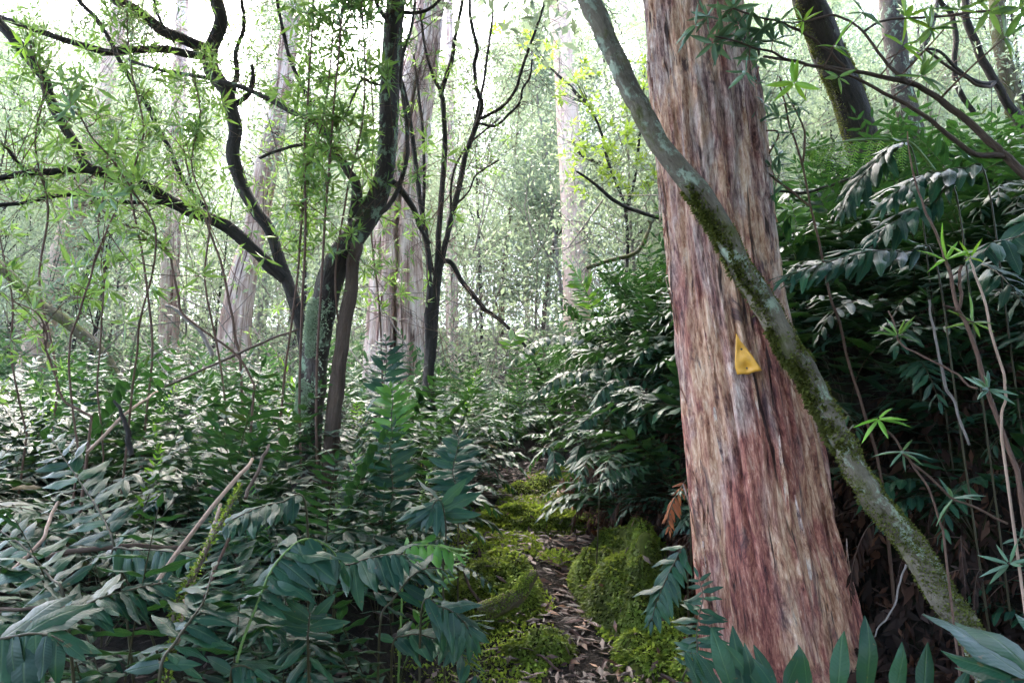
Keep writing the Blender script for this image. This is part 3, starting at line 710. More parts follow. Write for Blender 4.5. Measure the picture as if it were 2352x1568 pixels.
# ---------------------------------------------------------------- leaning mossy stem in front of the big trunk
LE = [(1517, 2262, 70), (1449, 2227, 72), (1347, 2151, 76), (1245, 2091, 70), (1143, 2003, 66), (1044, 1951, 62), (959, 1905, 60), (857, 1854, 64), (790, 1806, 64), (687, 1749, 66), (602, 1693, 56), (527, 1656, 60), (440, 1602, 62), (340, 1521, 54), (272, 1482, 58), (190, 1441, 54), (102, 1398, 53), (0, 1354, 60), (-120, 1300, 58), (-300, 1220, 50)]
leanC, leanR = limb([(x, y) for y, x, w in LE], (2.15, 2.3, 2.38, 2.40, 2.42, 2.45, 2.5), [w*.84 for y, x, w in LE], 220, .004, 5)
lt = thing('leaning_tree', 'mossy lichen-spotted stem leaning diagonally across the red trunk', 'tree', gpt(leanC[0][0], leanC[0][1]))
k0 = np.linspace(0, 1, 10, endpoint=False)[:, None]; g0 = np.array(lt.location)-np.array((-.06, 0, .1))
leanC = np.vstack([g0*(1-k0)+leanC[0]*k0, leanC]); leanR = np.concatenate([np.linspace(leanR[0]*1.3, leanR[0], 10, endpoint=False), leanR])
M['leanbark'] = bark_mat('lichen_moss_bark', [(0, (.05, .038, .026)), (.5, (.13, .11, .08)), (1, (.27, .25, .2))], (30, 30, 14), (160, 160, 60), (.03, .024, .014), .4, (.27, .32, .24), .40, (.09, .10, .02), .42)
mb = MB(); tube(mb, leanC, leanR, 40, .12, 8, ridges=.0015); obj('trunk', mb, M['leanbark'], lt)
def moss_fuzz(C, R, n, ang, spread, size, seed, lo=0., hi=1., dens=None):
    r = np.random.default_rng(seed); mb = MB(); T = unit(np.gradient(C, axis=0)); m = len(C)
    i = (r.uniform(lo, hi, n)*(m-1)).astype(int); s = i/m
    if dens is not None: i = i[r.random(n) < dens(i/m)]
    n = len(i); n0 = np.array((0, -1., 0)); Nn = unit(n0-T*(T@n0)[:, None]); Bn = np.cross(T, Nn); a = r.normal(ang, spread, n)
    nn = Nn[i]*np.cos(a)[:, None]+Bn[i]*np.sin(a)[:, None]; keep = fbm(np.stack([i*.10, a*1.5, 0*a], -1), 2, seed) > -.12
    nn, i = nn[keep], i[keep]; n = len(i)
    b = C[i]+nn*R[i][:, None]*.98+T[i]*r.normal(0, .006, n)[:, None]
    d = unit(nn+r.normal(0, .55, (n, 3))+np.array((0, 0, -.1))); l = size*r.uniform(.4, 1.2, n)
    leaves(mb, b, d, r.normal(0, 1, (n, 3)), l, l*.45, (L4, T4)); return mb
mC, mR = limb([(2030, 500), (2004, 400), (1974, 306), (1941, 205), (1909, 136), (1880, 60), (1856, 0)], 4.97, (78, 74, 72, 70), 120, 0)
for a in (-1.45, 1.45): tag(obj('moss', moss_fuzz(mC, mR, 5000, a, .22, .018, 12, 0, 1), M['moss_dull'], mossy_big), kind='stuff')
tag(obj('moss', moss_fuzz(leanC, leanR, 16000, 0.0, 1.3, .011, 3, 0, .60), M['moss_dull'], lt), 'yellow-green moss clinging to the lower side of the stem', kind='stuff')
# side of the stem facing down-left carries longer moss
tag(obj('moss', moss_fuzz(leanC, leanR, 7000, -1.2, .45, .02, 4, .30, .66), M['moss_dull'], lt), 'longer moss along the underside of the stem', kind='stuff')

# ---------------------------------------------------------------- forked lichen tree left of centre
lich = woody('lichen_tree', 'forked tree with pale lichen on its twisted lower trunk left of the path', 'tree',
      [('trunk', [(702, 1120), (706, 1040), (714, 950), (721, 860), (734, 770), (746, 690), (766, 620), (800, 560), (835, 510), (862, 468), (879, 410), (889, 330), (893, 240), (898, 150), (903, 60), (910, 0), (915, -140), (900, -300)], (4.0, 4.1, 4.1), (64, 58, 58, 62, 52, 44, 42, 46, 44, 36)),
       ('stem', [(758, 1110), (762, 1000), (772, 900), (785, 800), (797, 720), (806, 660), (812, 600), (820, 560)], (3.98, 4.02), (40, 34, 32, 26)),
       ('branch', [(806, 556), (816, 500), (820, 459), (817, 418), (797, 390), (765, 335), (731, 286), (663, 252), (578, 211), (527, 194), (459, 177), (374, 163), (299, 140)], (4.1, 4.0, 4.2), (30, 24, 16, 12, 9, 6)),
       ('branch', [(797, 390), (770, 352), (714, 333), (673, 337), (629, 350), (598, 364)], (4.05, 3.9), (10, 8, 6)),
       ('branch', [(870, 440), (892, 415), (922, 439), (950, 483), (963, 517), (985, 560)], (4.1, 4.3), (16, 14, 9)),
       ('branch', [(858, 480), (865, 493), (895, 469), (916, 428), (933, 367), (936, 306), (926, 220), (919, 177), (930, 112), (950, 40), (955, -40)], (4.1, 4.0), (12, 9, 6)),
       ('branch', [(893, 150), (900, 70), (870, 20), (850, -40)], (4.1, 4.0), (12, 8)),
       ('branch', [(885, 200), (855, 190), (830, 185), (812, 220), (795, 260)], (4.1, 3.9), (7, 4)),
       ('branch', [(905, 30), (960, 30), (1000, 10), (1040, -40)], (4.1, 4.0), (10, 5))],
      'lichbark', rnd=70, rnd_len=(.15, .5), size=.085, seed=41, sides=22, rough=.14, rnd_rng=(.3, 1), leafpos=lambda p: p[2] > 2.6, bare=60, splitmats={1: 'brownbark'})
# shaggy lichen on the trunk
lc, lr = limb([(706, 1040), (714, 950), (721, 860), (734, 770), (746, 690)], (4.0, 4.03), (58, 58, 60), 80, 0)
M['lichenleaf'] = leaf_mat('lichen_tuft', [(0, (.28, .36, .24)), (.6, (.46, .55, .40)), (1, (.62, .68, .54))], .8, (.4, .5, .35), .2, .2)
tag(obj('lichen', moss_fuzz(lc, lr*1.13, 9000, -.55, .5, .02, 9, .12, .98), M['lichenleaf'], lich), 'shaggy pale green lichen on the trunk', kind='stuff')

# ---------------------------------------------------------------- dark limbed tree, upper left
blackwood = woody('blackwood_tree', 'dark crooked tree with mossy limbs spreading over the upper left', 'tree',
      [('trunk', [(704, 900), (698, 800), (684, 720), (646, 610), (619, 527), (588, 483), (557, 425), (534, 357), (540, 306), (534, 265), (520, 211), (488, 163), (486, 112), (508, 51), (497, 0), (480, -90), (470, -200)], 5.4, (28, 26, 26, 28, 30, 34, 32, 28, 24)),
       ('branch', [(492, 120), (452, 105), (408, 85), (375, 71), (340, 44), (306, 20), (265, 0), (200, -60), (150, -120)], (5.4, 5.0), (26, 24, 22, 18)),
       ('branch', [(486, 125), (450, 128), (391, 115), (340, 114), (285, 116), (240, 119), (170, 99), (100, 75), (10, 44), (-60, 20)], (5.4, 5.1), (16, 18, 14, 9)),
       ('branch', [(652, 640), (600, 590), (530, 527), (486, 503), (425, 480), (374, 452), (320, 415), (260, 400), (204, 385), (172, 330), (122, 245), (100, 180), (78, 150), (40, 100), (5, 60), (-30, 0), (-60, -80)], (5.4, 4.8, 4.6), (30, 26, 26, 22, 24, 22, 18)),
       ('branch', [(215, 390), (170, 391), (120, 395), (60, 397), (0, 410), (-60, 430)], (4.8, 4.5), (16, 16, 10)),
       ('branch', [(430, 485), (374, 465), (306, 465), (238, 462), (180, 448), (120, 451), (50, 466), (0, 472), (-70, 480)], (5.1, 4.7), (10, 10, 9)),
       ('branch', [(476, 480), (452, 456), (418, 408), (391, 347), (360, 292), (340, 245), (313, 204), (282, 153), (252, 92), (218, 41), (180, 0), (150, -50)], (5.1, 4.9), (10, 11, 8)),
       ('branch', [(400, 100), (385, 75), (368, 44), (354, 0), (345, -50)], (5.0, 4.8), (7, 5)),
       ('branch', [(535, 210), (545, 170), (542, 120), (560, 60), (555, 0)], 5.4, (12, 8)),
       ('branch', [(540, 240), (570, 215), (580, 185), (578, 150)], (5.4, 5.2), (14, 8)),
       ('branch', [(714, 240), (676, 163), (653, 85), (639, 17), (630, -50)], (5.0, 4.9), (9, 7)),
       ('branch', [(60, 392), (40, 375), (20, 345), (5, 330)], (4.6, 4.4), (9, 6))],
      'darkbark', rnd=250, rnd_len=(.15, .62), size=.085, leafmat='whorl', seed=51, sides=16, rough=.16, up=.1, rnd_rng=(.12, 1), leafpos=lambda p: p[2] > 2.2, bare=170)

# ---------------------------------------------------------------- multi-stemmed tree right of the pale split trunk
woody('multi_stem_tree', 'slender multi-stemmed dark tree fanning out above the path', 'tree',
      [('trunk', [(985, 960), (984, 880), (986, 820), (990, 775)], 7.0, (30, 27, 24, 22.5)),
       ('stem', [(985, 830), (982, 730), (986, 680), (984, 600), (978, 545), (968, 480), (953, 360), (943, 289), (929, 211), (919, 177), (905, 100), (890, 0)], (7, 6.8), (15, 13.5, 11.25, 9, 6.75)),
       ('stem', [(990, 830), (992, 720), (1000, 650), (1006, 590), (1008, 527), (1014, 442), (1021, 340), (1018, 238), (1014, 211), (1035, 146), (1045, 85), (1062, 0), (1070, -60)], 7.0, (16.5, 13.5, 12.75, 12, 9, 6.75)),
       ('branch', [(1014, 215), (990, 163), (974, 95), (965, 20)], (7, 6.8), (7.5, 5.25)),
       ('stem', [(993, 830), (1000, 730), (1008, 640), (1018, 585), (1031, 527), (1048, 456), (1069, 360), (1093, 292), (1106, 245), (1095, 204), (1089, 153), (1096, 112), (1082, 51), (1079, 0), (1075, -60)], 7.0, (15, 13.5, 12, 10.5, 8.25, 6)),
       ('branch', [(1098, 275), (1110, 269), (1154, 245), (1184, 207), (1198, 163), (1208, 129), (1235, 58), (1252, 0), (1262, -50)], (7, 6.8), (7.5, 6.75, 4.5)),
       ('branch', [(1090, 288), (1103, 284), (1137, 289), (1167, 265), (1195, 235), (1200, 204), (1218, 177), (1222, 136)], (7, 6.8), (6, 5.25, 3.75)),
       ('branch', [(1000, 640), (985, 580), (972, 520), (974, 425), (970, 289), (960, 204), (950, 120)], (7, 7.1), (9, 7.5, 5.25)),
       ('branch', [(1085, 310), (1100, 240), (1112, 180), (1122, 110), (1130, 50), (1130, 0)], (7, 7.2), (6.75, 6, 4.5)),
       ('branch', [(1046, 470), (1075, 442), (1096, 401), (1147, 367)], (7, 6.8), (4.5, 3)),
       ('branch', [(1035, 480), (1040, 400), (1070, 340), (1125, 290), (1150, 270)], (7, 7.2), (6, 3.75)),
       ('branch', [(1012, 600), (1035, 602), (1059, 643), (1086, 677), (1110, 708), (1130, 721), (1167, 752), (1210, 800), (1245, 860)], (7, 7.4), (12, 11.25, 8.25, 6.75))],
      'darkbark', rnd=60, rnd_len=(.2, .6), size=.09, leafmat='whorl', seed=61, sides=14, rough=.16, rnd_rng=(.45, 1), leafpos=lambda p: p[2] > 4.6, bare=320)

# ---------------------------------------------------------------- mossy fallen poles on the left
woody('leaning_pole', 'mossy yellow-green dead pole slanting down behind the left ferns', 'log',
      [('trunk', [(320, 960), (270, 870), (225, 800), (160, 745), (90, 697), (40, 650), (0, 612), (-60, 560)], (8.6, 8.0), (26, 24, 22))], 'mossbark', seed=71, sides=12)
# ---------------------------------------------------------------- saplings with whorled leaves, left thicket
def sap(label, pts, Y, w, n, seed, lm='whorl', size=.095, whorls=(), ln=(.06, .28), group=None, rr=(.3, 1)):
    return woody('sapling', label, 'sapling', [('stem', pts, Y, tuple(.7*q for q in w))], 'twig', group, whorls, n, ln, size, lm, 'twig', seed=seed, sides=8, rough=.05, rnd_rng=rr, up=.3, wob=.003)
sap('leafy sapling close in front of the lichen trunk, reaching the top edge', [(730, 1080), (726, 900), (735, 700), (745, 520), (760, 330), (775, 150), (790, 0), (800, -80)], 3.7, (9, 8, 5), 46, 81, rr=(.52, 1))
sap('thin leafy sapling just left of the lichen trunk', [(690, 1060), (688, 900), (694, 700), (702, 520), (700, 340), (712, 160), (720, 0), (722, -60)], 3.8, (9, 8, 5), 46, 82, rr=(.52, 1))
sap('leafy sapling whose stem crosses the fork of the lichen tree', [(785, 800), (770, 620), (800, 430), (830, 290), (838, 150), (830, 0), (826, -60)], (4.0, 3.7), (7, 6, 4), 40, 83, rr=(.5, 1))
sap('brown-stemmed sapling leaning right beside the lichen trunk', [(640, 1000), (655, 850), (676, 700), (690, 560), (700, 430), (745, 260), (762, 120), (770, -20)], 3.9, (8, 7, 5), 40, 84, rr=(.45, 1))
sap('pale bare-stemmed sapling in front of the white-streaked trunk', Z(4, (1650, 1450), (1640, 1250), (1620, 900), (1590, 750), (1560, 560), (1500, 280), (1400, 0))+[(440, 430), (420, 330)], 4.4, (9, 9, 8, 5), 10, 85, size=.08, rr=(.6, 1))
sap('slim brown sapling with a leaf whorl above the left ferns', Z(4, (530, 1540), (490, 1250), (470, 950), (480, 750), (560, 530), (640, 230), (720, 50), (770, -80)), 2.7, (7, 7, 5), 5, 86, size=.075,
    whorls=[(*Z(4, (640, 190))[0], 2.68, 42, 'whorl'), (*Z(4, (510, 290))[0], 2.75, 34, 'whorl'), (*Z(4, (500, 390))[0], 2.7, 34, 'whorl'), (*Z(4, (380, 450))[0], 2.7, 30, 'whorl_grey')], rr=(.6, 1))
sap('dark thin sapling bending left over the fern bed', Z(4, (620, 1290), (500, 1230), (430, 1180), (380, 1030), (310, 830), (320, 750), (260, 600), (100, 520), (0, 470)), 3.0, (9, 8, 6, 4), 7, 87, size=.075, rr=(.5, 1))
sap('dark forked sapling arching from the fern bed towards the upper left', Z(4, (1720, 1080), (1600, 880), (1420, 740), (1240, 600), (1200, 450), (1160, 250), (1110, 140), (960, 30), (840, 0))+[(220, 470), (150, 400)], 3.3, (8, 8, 7, 5), 14, 88, size=.08)
sap('thin sapling with drooping whorls in the middle of the left foliage', Z(4, (700, 1560), (660, 1100), (680, 700), (700, 300), (660, 0))+[(240, 430), (250, 330), (230, 250)], 3.2, (6, 5, 3), 16, 89)
sap('leaning sapling with grey-green whorls at the upper left', Z(4, (870, 1400), (920, 880), (960, 600), (1030, 320))+Z(1, (1050, 1540), (900, 1300), (790, 1120), (620, 920), (540, 790), (470, 720), (410, 570)), (3.2, 2.4), (7, 6, 4), 18, 90, 'whorl',
    whorls=[(*Z(1, (475, 720))[0], 2.4, 62, 'whorl_grey'), (*Z(1, (410, 560))[0], 2.4, 52, 'whorl_grey'), (*Z(1, (735, 1330))[0], 2.4, 56, 'whorl_grey'), (*Z(1, (160, 320))[0], 2.6, 50, 'whorl_bright')])
sap('tall sapling with light green whorls high at the left', [(330, 1000), (350, 800), (330, 600), (300, 430), (330, 300), (300, 150), (290, 0)], 4.2, (8, 7, 4), 42, 91, 'whorl', .09, rr=(.5, 1))
sap('sapling with light leaf rosettes below the dark fork', [(520, 950), (500, 800), (470, 640), (480, 500), (440, 380), (460, 250), (430, 150)], 4.0, (7, 6, 4), 36, 92, rr=(.5, 1))
sap('low sapling at the left picture edge', [(60, 1000), (40, 900), (25, 800), (30, 700), (10, 600), (-10, 480)], 3.4, (7, 6, 4), 14, 93)
sap('sapling spreading pale leaves under the upper left sky gap', [(120, 1010), (130, 850), (90, 650), (110, 480), (80, 330), (100, 200), (60, 80)], 4.6, (8, 7, 4), 34, 94, rr=(.5, 1))
sap('slender sapling behind the fork of the lichen tree', [(880, 900), (870, 700), (850, 500), (858, 300), (850, 120), (860, -40)], 4.9, (7, 6, 4), 40, 95)

# ---------------------------------------------------------------- branch reaching in from the upper right, saplings on the right
b1 = Z(3, (2560, 1420), (2460, 1280), (2340, 1160), (2200, 1040), (2150, 990), (1980, 830), (1850, 720), (1700, 610), (1560, 560), (1430, 530), (1180, 480), (980, 450), (780, 410), (600, 380))
b2 = Z(3, (2200, 1050), (2100, 1050), (2000, 1030), (1860, 920), (1740, 830), (1550, 700), (1390, 620), (1220, 530), (980, 450), (860, 440))
b3 = Z(3, (1570, 560), (1480, 480), (1400, 400), (1330, 300), (1220, 180), (1070, 110), (900, 140), (780, 160))
b4 = Z(3, (1150, 460), (1040, 350), (940, 270), (830, 210), (700, 150), (560, 120), (380, 60))
b5 = Z(3, (780, 410), (650, 350), (520, 320), (400, 280), (260, 250))
b6 = Z(3, (1270, 210), (1380, 150), (1480, 130), (1800, 110), (2050, 80), (2352, 60))
b7 = Z(3, (2160, 560), (2090, 590), (1950, 520), (1800, 420), (1680, 340))
wz = [(250, 290, 56), (130, 170, 54), (300, 130, 50), (390, 60, 46), (480, 200, 54), (700, 140, 58), (490, 310, 54), (560, 390, 44), (590, 190, 50), (660, 270, 44), (1070, 310, 52, 'whorl_bright'), (800, 560, 56, 'whorl_bright'),
      (1560, 110, 62, 'whorl_bright'), (1540, 300, 50, 'whorl_bright'), (1660, 510, 56, 'whorl'), (470, 490, 44), (860, 140, 34, 'whorl_bright'), (1270, 80, 44), (1720, 190, 56, 'whorl'), (1920, 60, 56, 'whorl'),
      (2120, 70, 60, 'whorl'), (2230, 250, 60, 'whorl'), (2330, 60, 66, 'whorl'), (1100, 520, 34, 'whorl'), (310, 260, 50), (420, 170, 48), (210, 110, 44)]
woody('overhanging_branch', 'thin branched sapling reaching in from the right with star-shaped leaf whorls', 'sapling',
      [('stem', b1, (2.5, 2.45, 2.3), (24, 20, 16, 12, 8, 6)), ('branch', b2, (2.47, 2.3), (14, 12, 8, 5)), ('branch', b3, (2.4, 2.4), (8, 6, 4)), ('branch', b4, (2.35, 2.2), (7, 6, 4)), ('branch', b5, (2.3, 2.15), (6, 5, 3)), ('branch', b6, (2.4, 2.5), (6, 5)), ('branch', b7, (2.9, 2.6), (8, 6))],
      'brownbark', whorls=[(*Z(3, (w[0], w[1]))[0], 2.25, w[2]*1.2, w[3] if len(w) > 3 else 'whorl_grey') for w in wz], own_leaves=True, seed=101, sides=10, base=gpt(2.55, 2.55), wdr=.185)
s1 = Z(3, (1000, 1800), (950, 1550), (910, 1400), (850, 1090), (780, 870), (740, 700), (690, 560))
s1 = Z(6, (1400, 1750), (1350, 1550), (1250, 1200), (1160, 900), (1110, 700), (1040, 450), (985, 200), (945, 0))+s1[2:]
woody('sapling', 'pale-stemmed slim sapling rising right of the leaning mossy stem', 'sapling',
      [('stem', s1, (2.75, 2.7), (7, 6, 5, 4)), ('branch', Z(3, (860, 1100), (865, 900), (830, 780), (740, 600), (700, 520)), 2.7, (5, 3)), ('branch', Z(3, (900, 1390), (780, 1290), (660, 1200), (600, 1100), (690, 900), (540, 860), (510, 650), (520, 480)), 2.7, (5, 4, 3))],
      'twig', whorls=[(*Z(3, (a, b))[0], 2.68, c*1.05, 'whorl_grey') for a, b, c in ((500, 860, 62), (740, 690, 40), (830, 720, 44), (700, 790, 46), (770, 900, 40), (690, 1050, 48), (640, 1120, 46), (660, 1310, 40), (560, 560, 40), (700, 1180, 40), (600, 700, 40))],
      own_leaves=True, seed=102, sides=8, wdr=.15)
woody('sapling', 'tan-stemmed sapling at the right with a bright green leaf rosette', 'sapling',
      [('stem', Z(6, (2330, 1750), (2270, 1550), (2120, 1150), (2050, 900), (1950, 640), (1900, 550), (1840, 300), (1790, 150), (1740, 0))+[(2118, 470), (2095, 380), (2085, 300)], 1.95, (11, 10, 9, 7, 5, 3)),
       ('branch', Z(6, (1920, 560), (1930, 450), (1925, 330), (1935, 270)), 1.95, (8, 6)),
       ('branch', Z(6, (1910, 580), (1860, 560), (1800, 525)), (1.95, 1.9), (5, 3)),
       ('branch', Z(6, (2040, 1110), (1950, 1060), (1850, 980), (1700, 900), (1550, 820), (1490, 720), (1440, 580)), (1.98, 2.1), (5, 5, 4)),
       ('branch', Z(9, (2250, 480), (2080, 390), (1950, 340), (1860, 290), (1700, 150), (1600, 60), (1540, 0)), (1.9, 1.85), (6, 5))],
      'twig', whorls=[(*Z(6, (1820, 230))[0], 1.93, 76, 'whorl_bright'), (*Z(6, (2110, 1100))[0], 1.9, 66, 'whorl_grey'), (*Z(6, (1500, 740))[0], 2.05, 58, 'whorl'), (*Z(6, (2010, 650))[0], 1.95, 60, 'whorl'),
                      (*Z(9, (1870, 295))[0], 1.88, 66, 'whorl_grey'), (*Z(9, (2250, 740))[0], 1.9, 62, 'whorl_grey'), (*Z(9, (1530, -20))[0], 1.85, 56, 'whorl_grey'), (*Z(9, (2320, 570))[0], 1.95, 62, 'whorl_grey')],
      own_leaves=True, seed=103, sides=9, wdr=.14)
woody('sapling', 'orange-brown thin sapling stem at the right edge beside the bright rosette', 'sapling',
      [('stem', Z(6, (2190, 1420), (2200, 1270), (2230, 1180), (2220, 1020), (2140, 750), (2060, 450), (2010, 300), (1990, 230)), 1.9, (6, 6, 6, 4))],
      'straw', whorls=[(*Z(6, (1990, 215))[0], 1.9, 52, 'whorl_bright')], own_leaves=True, seed=104, sides=8, wdr=.13)
woody('sapling', 'small sapling with one bright green rosette below the leaning stem', 'sapling',
      [('stem', Z(9, (100+1700, 520), (1700, 220), (1560, 20))+Z(6, (1480, 1440), (1400, 1370), (1375, 1320)), (2.1, 2.0), (5, 5, 4))],
      'twig', whorls=[(*Z(6, (1365, 1300))[0], 1.98, 66, 'whorl_bright')], own_leaves=True, seed=105, sides=8, wdr=.17)

# yellow-green shrub, centre
def yshrub():
    t = thing('yellow_leaved_shrub', 'yellow-green leaved shrub glowing beside the hazy trunk', 'shrub', gpt(px(1400, 600, 9)[0], 9.0)); r = np.random.default_rng(5)
    stem = [[(1420, 760), (1440, 600), (1435, 480), (1400, 380), (1380, 300), (1350, 240)], [(1435, 500), (1460, 400), (1470, 300), (1480, 180)], [(1400, 380), (1340, 360), (1310, 320)], [(1440, 560), (1490, 520), (1520, 480)], [(1350, 240), (1300, 190), (1260, 150)]]
    tw = MB(); lf = MB(); cur = []
    for k, s in enumerate(stem):
        C, R = limb(s, 9.0+.3*k, (9, 5), seed=k); tube(tw, C, R, 7, .1, k); cur.append(C)
    obj('stem', tw, M['darkbark'], t); tw = MB()
    A = np.vstack(cur); spots = [(1390, 330), (1380, 345), (1350, 345), (1410, 365), (1330, 300), (1370, 255), (1355, 225), (1420, 290), (1440, 310), (1455, 330), (1470, 370), (1440, 440), (1420, 420), (1390, 400), (1450, 250), (1480, 180), (1465, 200), (1500, 250), (1330, 420), (1310, 370), (1480, 440), (1350, 160), (1300, 190), (1250, 150), (1260, 110), (1290, 230), (1500, 400), (1470, 130), (1210, 90), (1150, 70)]
    for x, y in spots:
        for _ in range(5):
            p = px(x+r.normal(0, 12), y+r.normal(0, 10), 9.0+r.uniform(-.6, .6)); i = int(np.argmin(np.linalg.norm(A-p, axis=1))); twig_to(tw, A[i], p, .004, r, .1, 3)
            whorl(lf, p, (r.normal(0, .3), r.normal(0, .3), 1), .12, r, 7, .36)
    obj('twigs', tw, M['darkbark'], t)['kind'] = 'stuff'; tag(obj('foliage', lf, M['yleaf'], t), kind='stuff')
yshrub()

# ================================================================ dead sticks
def stick(label, pts, Y, w, mat='straw', name='dead_stick', seed=0, moss=0):
    C, R = limb(pts, Y, w, seed=seed, wob=.004); t = thing(name, label, 'stick', C[0])
    mb = MB(); tube(mb, C, R, 8, .08, seed); obj('stem', mb, M[mat], t)
    if moss: tag(obj('moss', moss_fuzz(C, R, moss, 0, 1.6, .011, seed), M['moss'], t), kind='stuff')
stick('pale straight stick slanting over the big drooping frond', Z(7, (1040, 890), (1350, 470), (1640, 120), (1700, 40)), (1.75, 2.2), (11, 10, 8), seed=1)
stick('long mossy pale stick leaning up through the lower left ferns', Z(7, (1180, 1320), (1240, 1080), (1300, 850), (1400, 600), (1490, 340)), (1.5, 1.9), (12, 11, 8), seed=2, moss=300)
stick('crooked stick with moss tufts at the bottom left of centre', Z(7, (1120, 1600), (1160, 1300), (1200, 1000), (1330, 800), (1440, 560), (1560, 330), (1640, 200)), (1.45, 1.85), (12, 11, 9, 6), 'brownbark', seed=3, moss=1100)
stick('short brown stick between the pale stick and the big frond', Z(7, (1380, 960), (1440, 830), (1500, 680), (1560, 540)), (1.75, 1.85), (8, 7), 'twig', seed=4)
stick('brown stick poking up above the pale stick', Z(7, (1650, 300), (1720, 160), (1790, 0), (1820, -60)), (2.2, 2.4), (9, 7), 'brownbark', seed=5)
stick('light straw-coloured cane lying across the left ferns', Z(4, (590, 1530), (830, 1290), (960, 1190), (1060, 1120)), (2.9, 3.6), (8, 7, 4), seed=6)
stick('long red-brown cane leaning on the lichen tree', Z(4, (1120, 1090), (1380, 970), (1600, 870), (1800, 780), (2010, 705)), (4.6, 4.0), (5, 7, 5), 'brownbark', seed=7)
stick('dark broken stub standing in the left ferns', Z(4, (890, 1560), (870, 1450), (850, 1350), (820, 1260), (765, 1185)), 3.0, (14, 13, 10, 6), 'darkbark', seed=8)
stick('horizontal brown fallen stem at the left picture edge', Z(7, (-60, 1055), (150, 1050), (430, 1040), (520, 1035)), 1.55, (9, 8), 'brownbark', seed=9)
stick('brown fallen stem lying behind the dark drooping frond', Z(7, (300, 700), (460, 665), (820, 622), (1130, 632), (1300, 650)), (2.1, 2.2), (12, 12, 9), 'brownbark', seed=10)
stick('pale stick pair crossing at the far left ferns', Z(7, (0, 840), (150, 720), (300, 560), (340, 430), (400, 330)), (1.8, 2.1), (9, 8), 'straw', seed=11)
stick('white forked dead twig in front of the slender reddish trunk', Z(4, (1440, 880), (1400, 800), (1340, 700), (1260, 630), (1190, 570), (1120, 540)), 6.0, (10, 11, 7), 'greytwig', seed=12)
stick('mossy horizontal twig leaning on the right of the pale split trunk', Z(5, (1750, 290), (1900, 240), (2050, 200), (2120, 140), (2180, 0))+Z(2, (2160, 1490),), 6.5, (9, 10, 9, 5), 'mossbark', seed=13)
stick('thin leafless branch against the far hillside', Z(2, (2260, 1480), (2100, 1430), (1960, 1370), (1860, 1290), (1790, 1230), (1680, 1160)), (6.5, 6.2), (9, 9, 5), 'darkbark', seed=14)
stick('dark bare branch crossing in front of the dark leaning trunk base', Z(3, (500, 1310), (700, 1295), (880, 1300), (1050, 1250), (1200, 1200), (1400, 1150), (1500, 1130)), 3.3, (5, 7, 8), 'darkbark', seed=15)
stick('grey dead twig hanging down in the dark hollow at the right', Z(6, (1700, 500), (1740, 700), (1790, 900), (1830, 1100), (1880, 1200), (1980, 1480)), 2.25, (5, 7, 6), 'greytwig', seed=16)
stick('thin whitish twig below the leaning mossy stem', Z(9, (1545, 740), (1510, 920), (1440, 1100), (1370, 1160), (1340, 1240)), 2.25, (5, 4, 3), 'greytwig', seed=17)
stick('reddish thin twig at the bottom right of the leaning stem', Z(9, (1905, 1200), (1930, 1300), (1960, 1420), (2010, 1520)), 1.9, (5, 4), 'twig', seed=18)
stick('curled pale root at the foot of the leaning stem', Z(9, (2050, 1500), (2090, 1400), (2150, 1310), (2210, 1280)), 1.85, (8, 8, 5), 'straw', seed=19)
stick('fallen twig leaning over the mossy gully', Z(8, (1050, 1040), (960, 900), (900, 740), (860, 660)), 3.2, (7, 6), 'brownbark', seed=20)
stick('short mossy branch stub standing in the gully', Z(8, (1010, 1080), (1150, 1030), (1280, 960), (1340, 890), (1390, 800)), (3.0, 3.1), (44, 46, 42, 36, 24), 'mossbark', 'mossy_stub', 21, 4200)

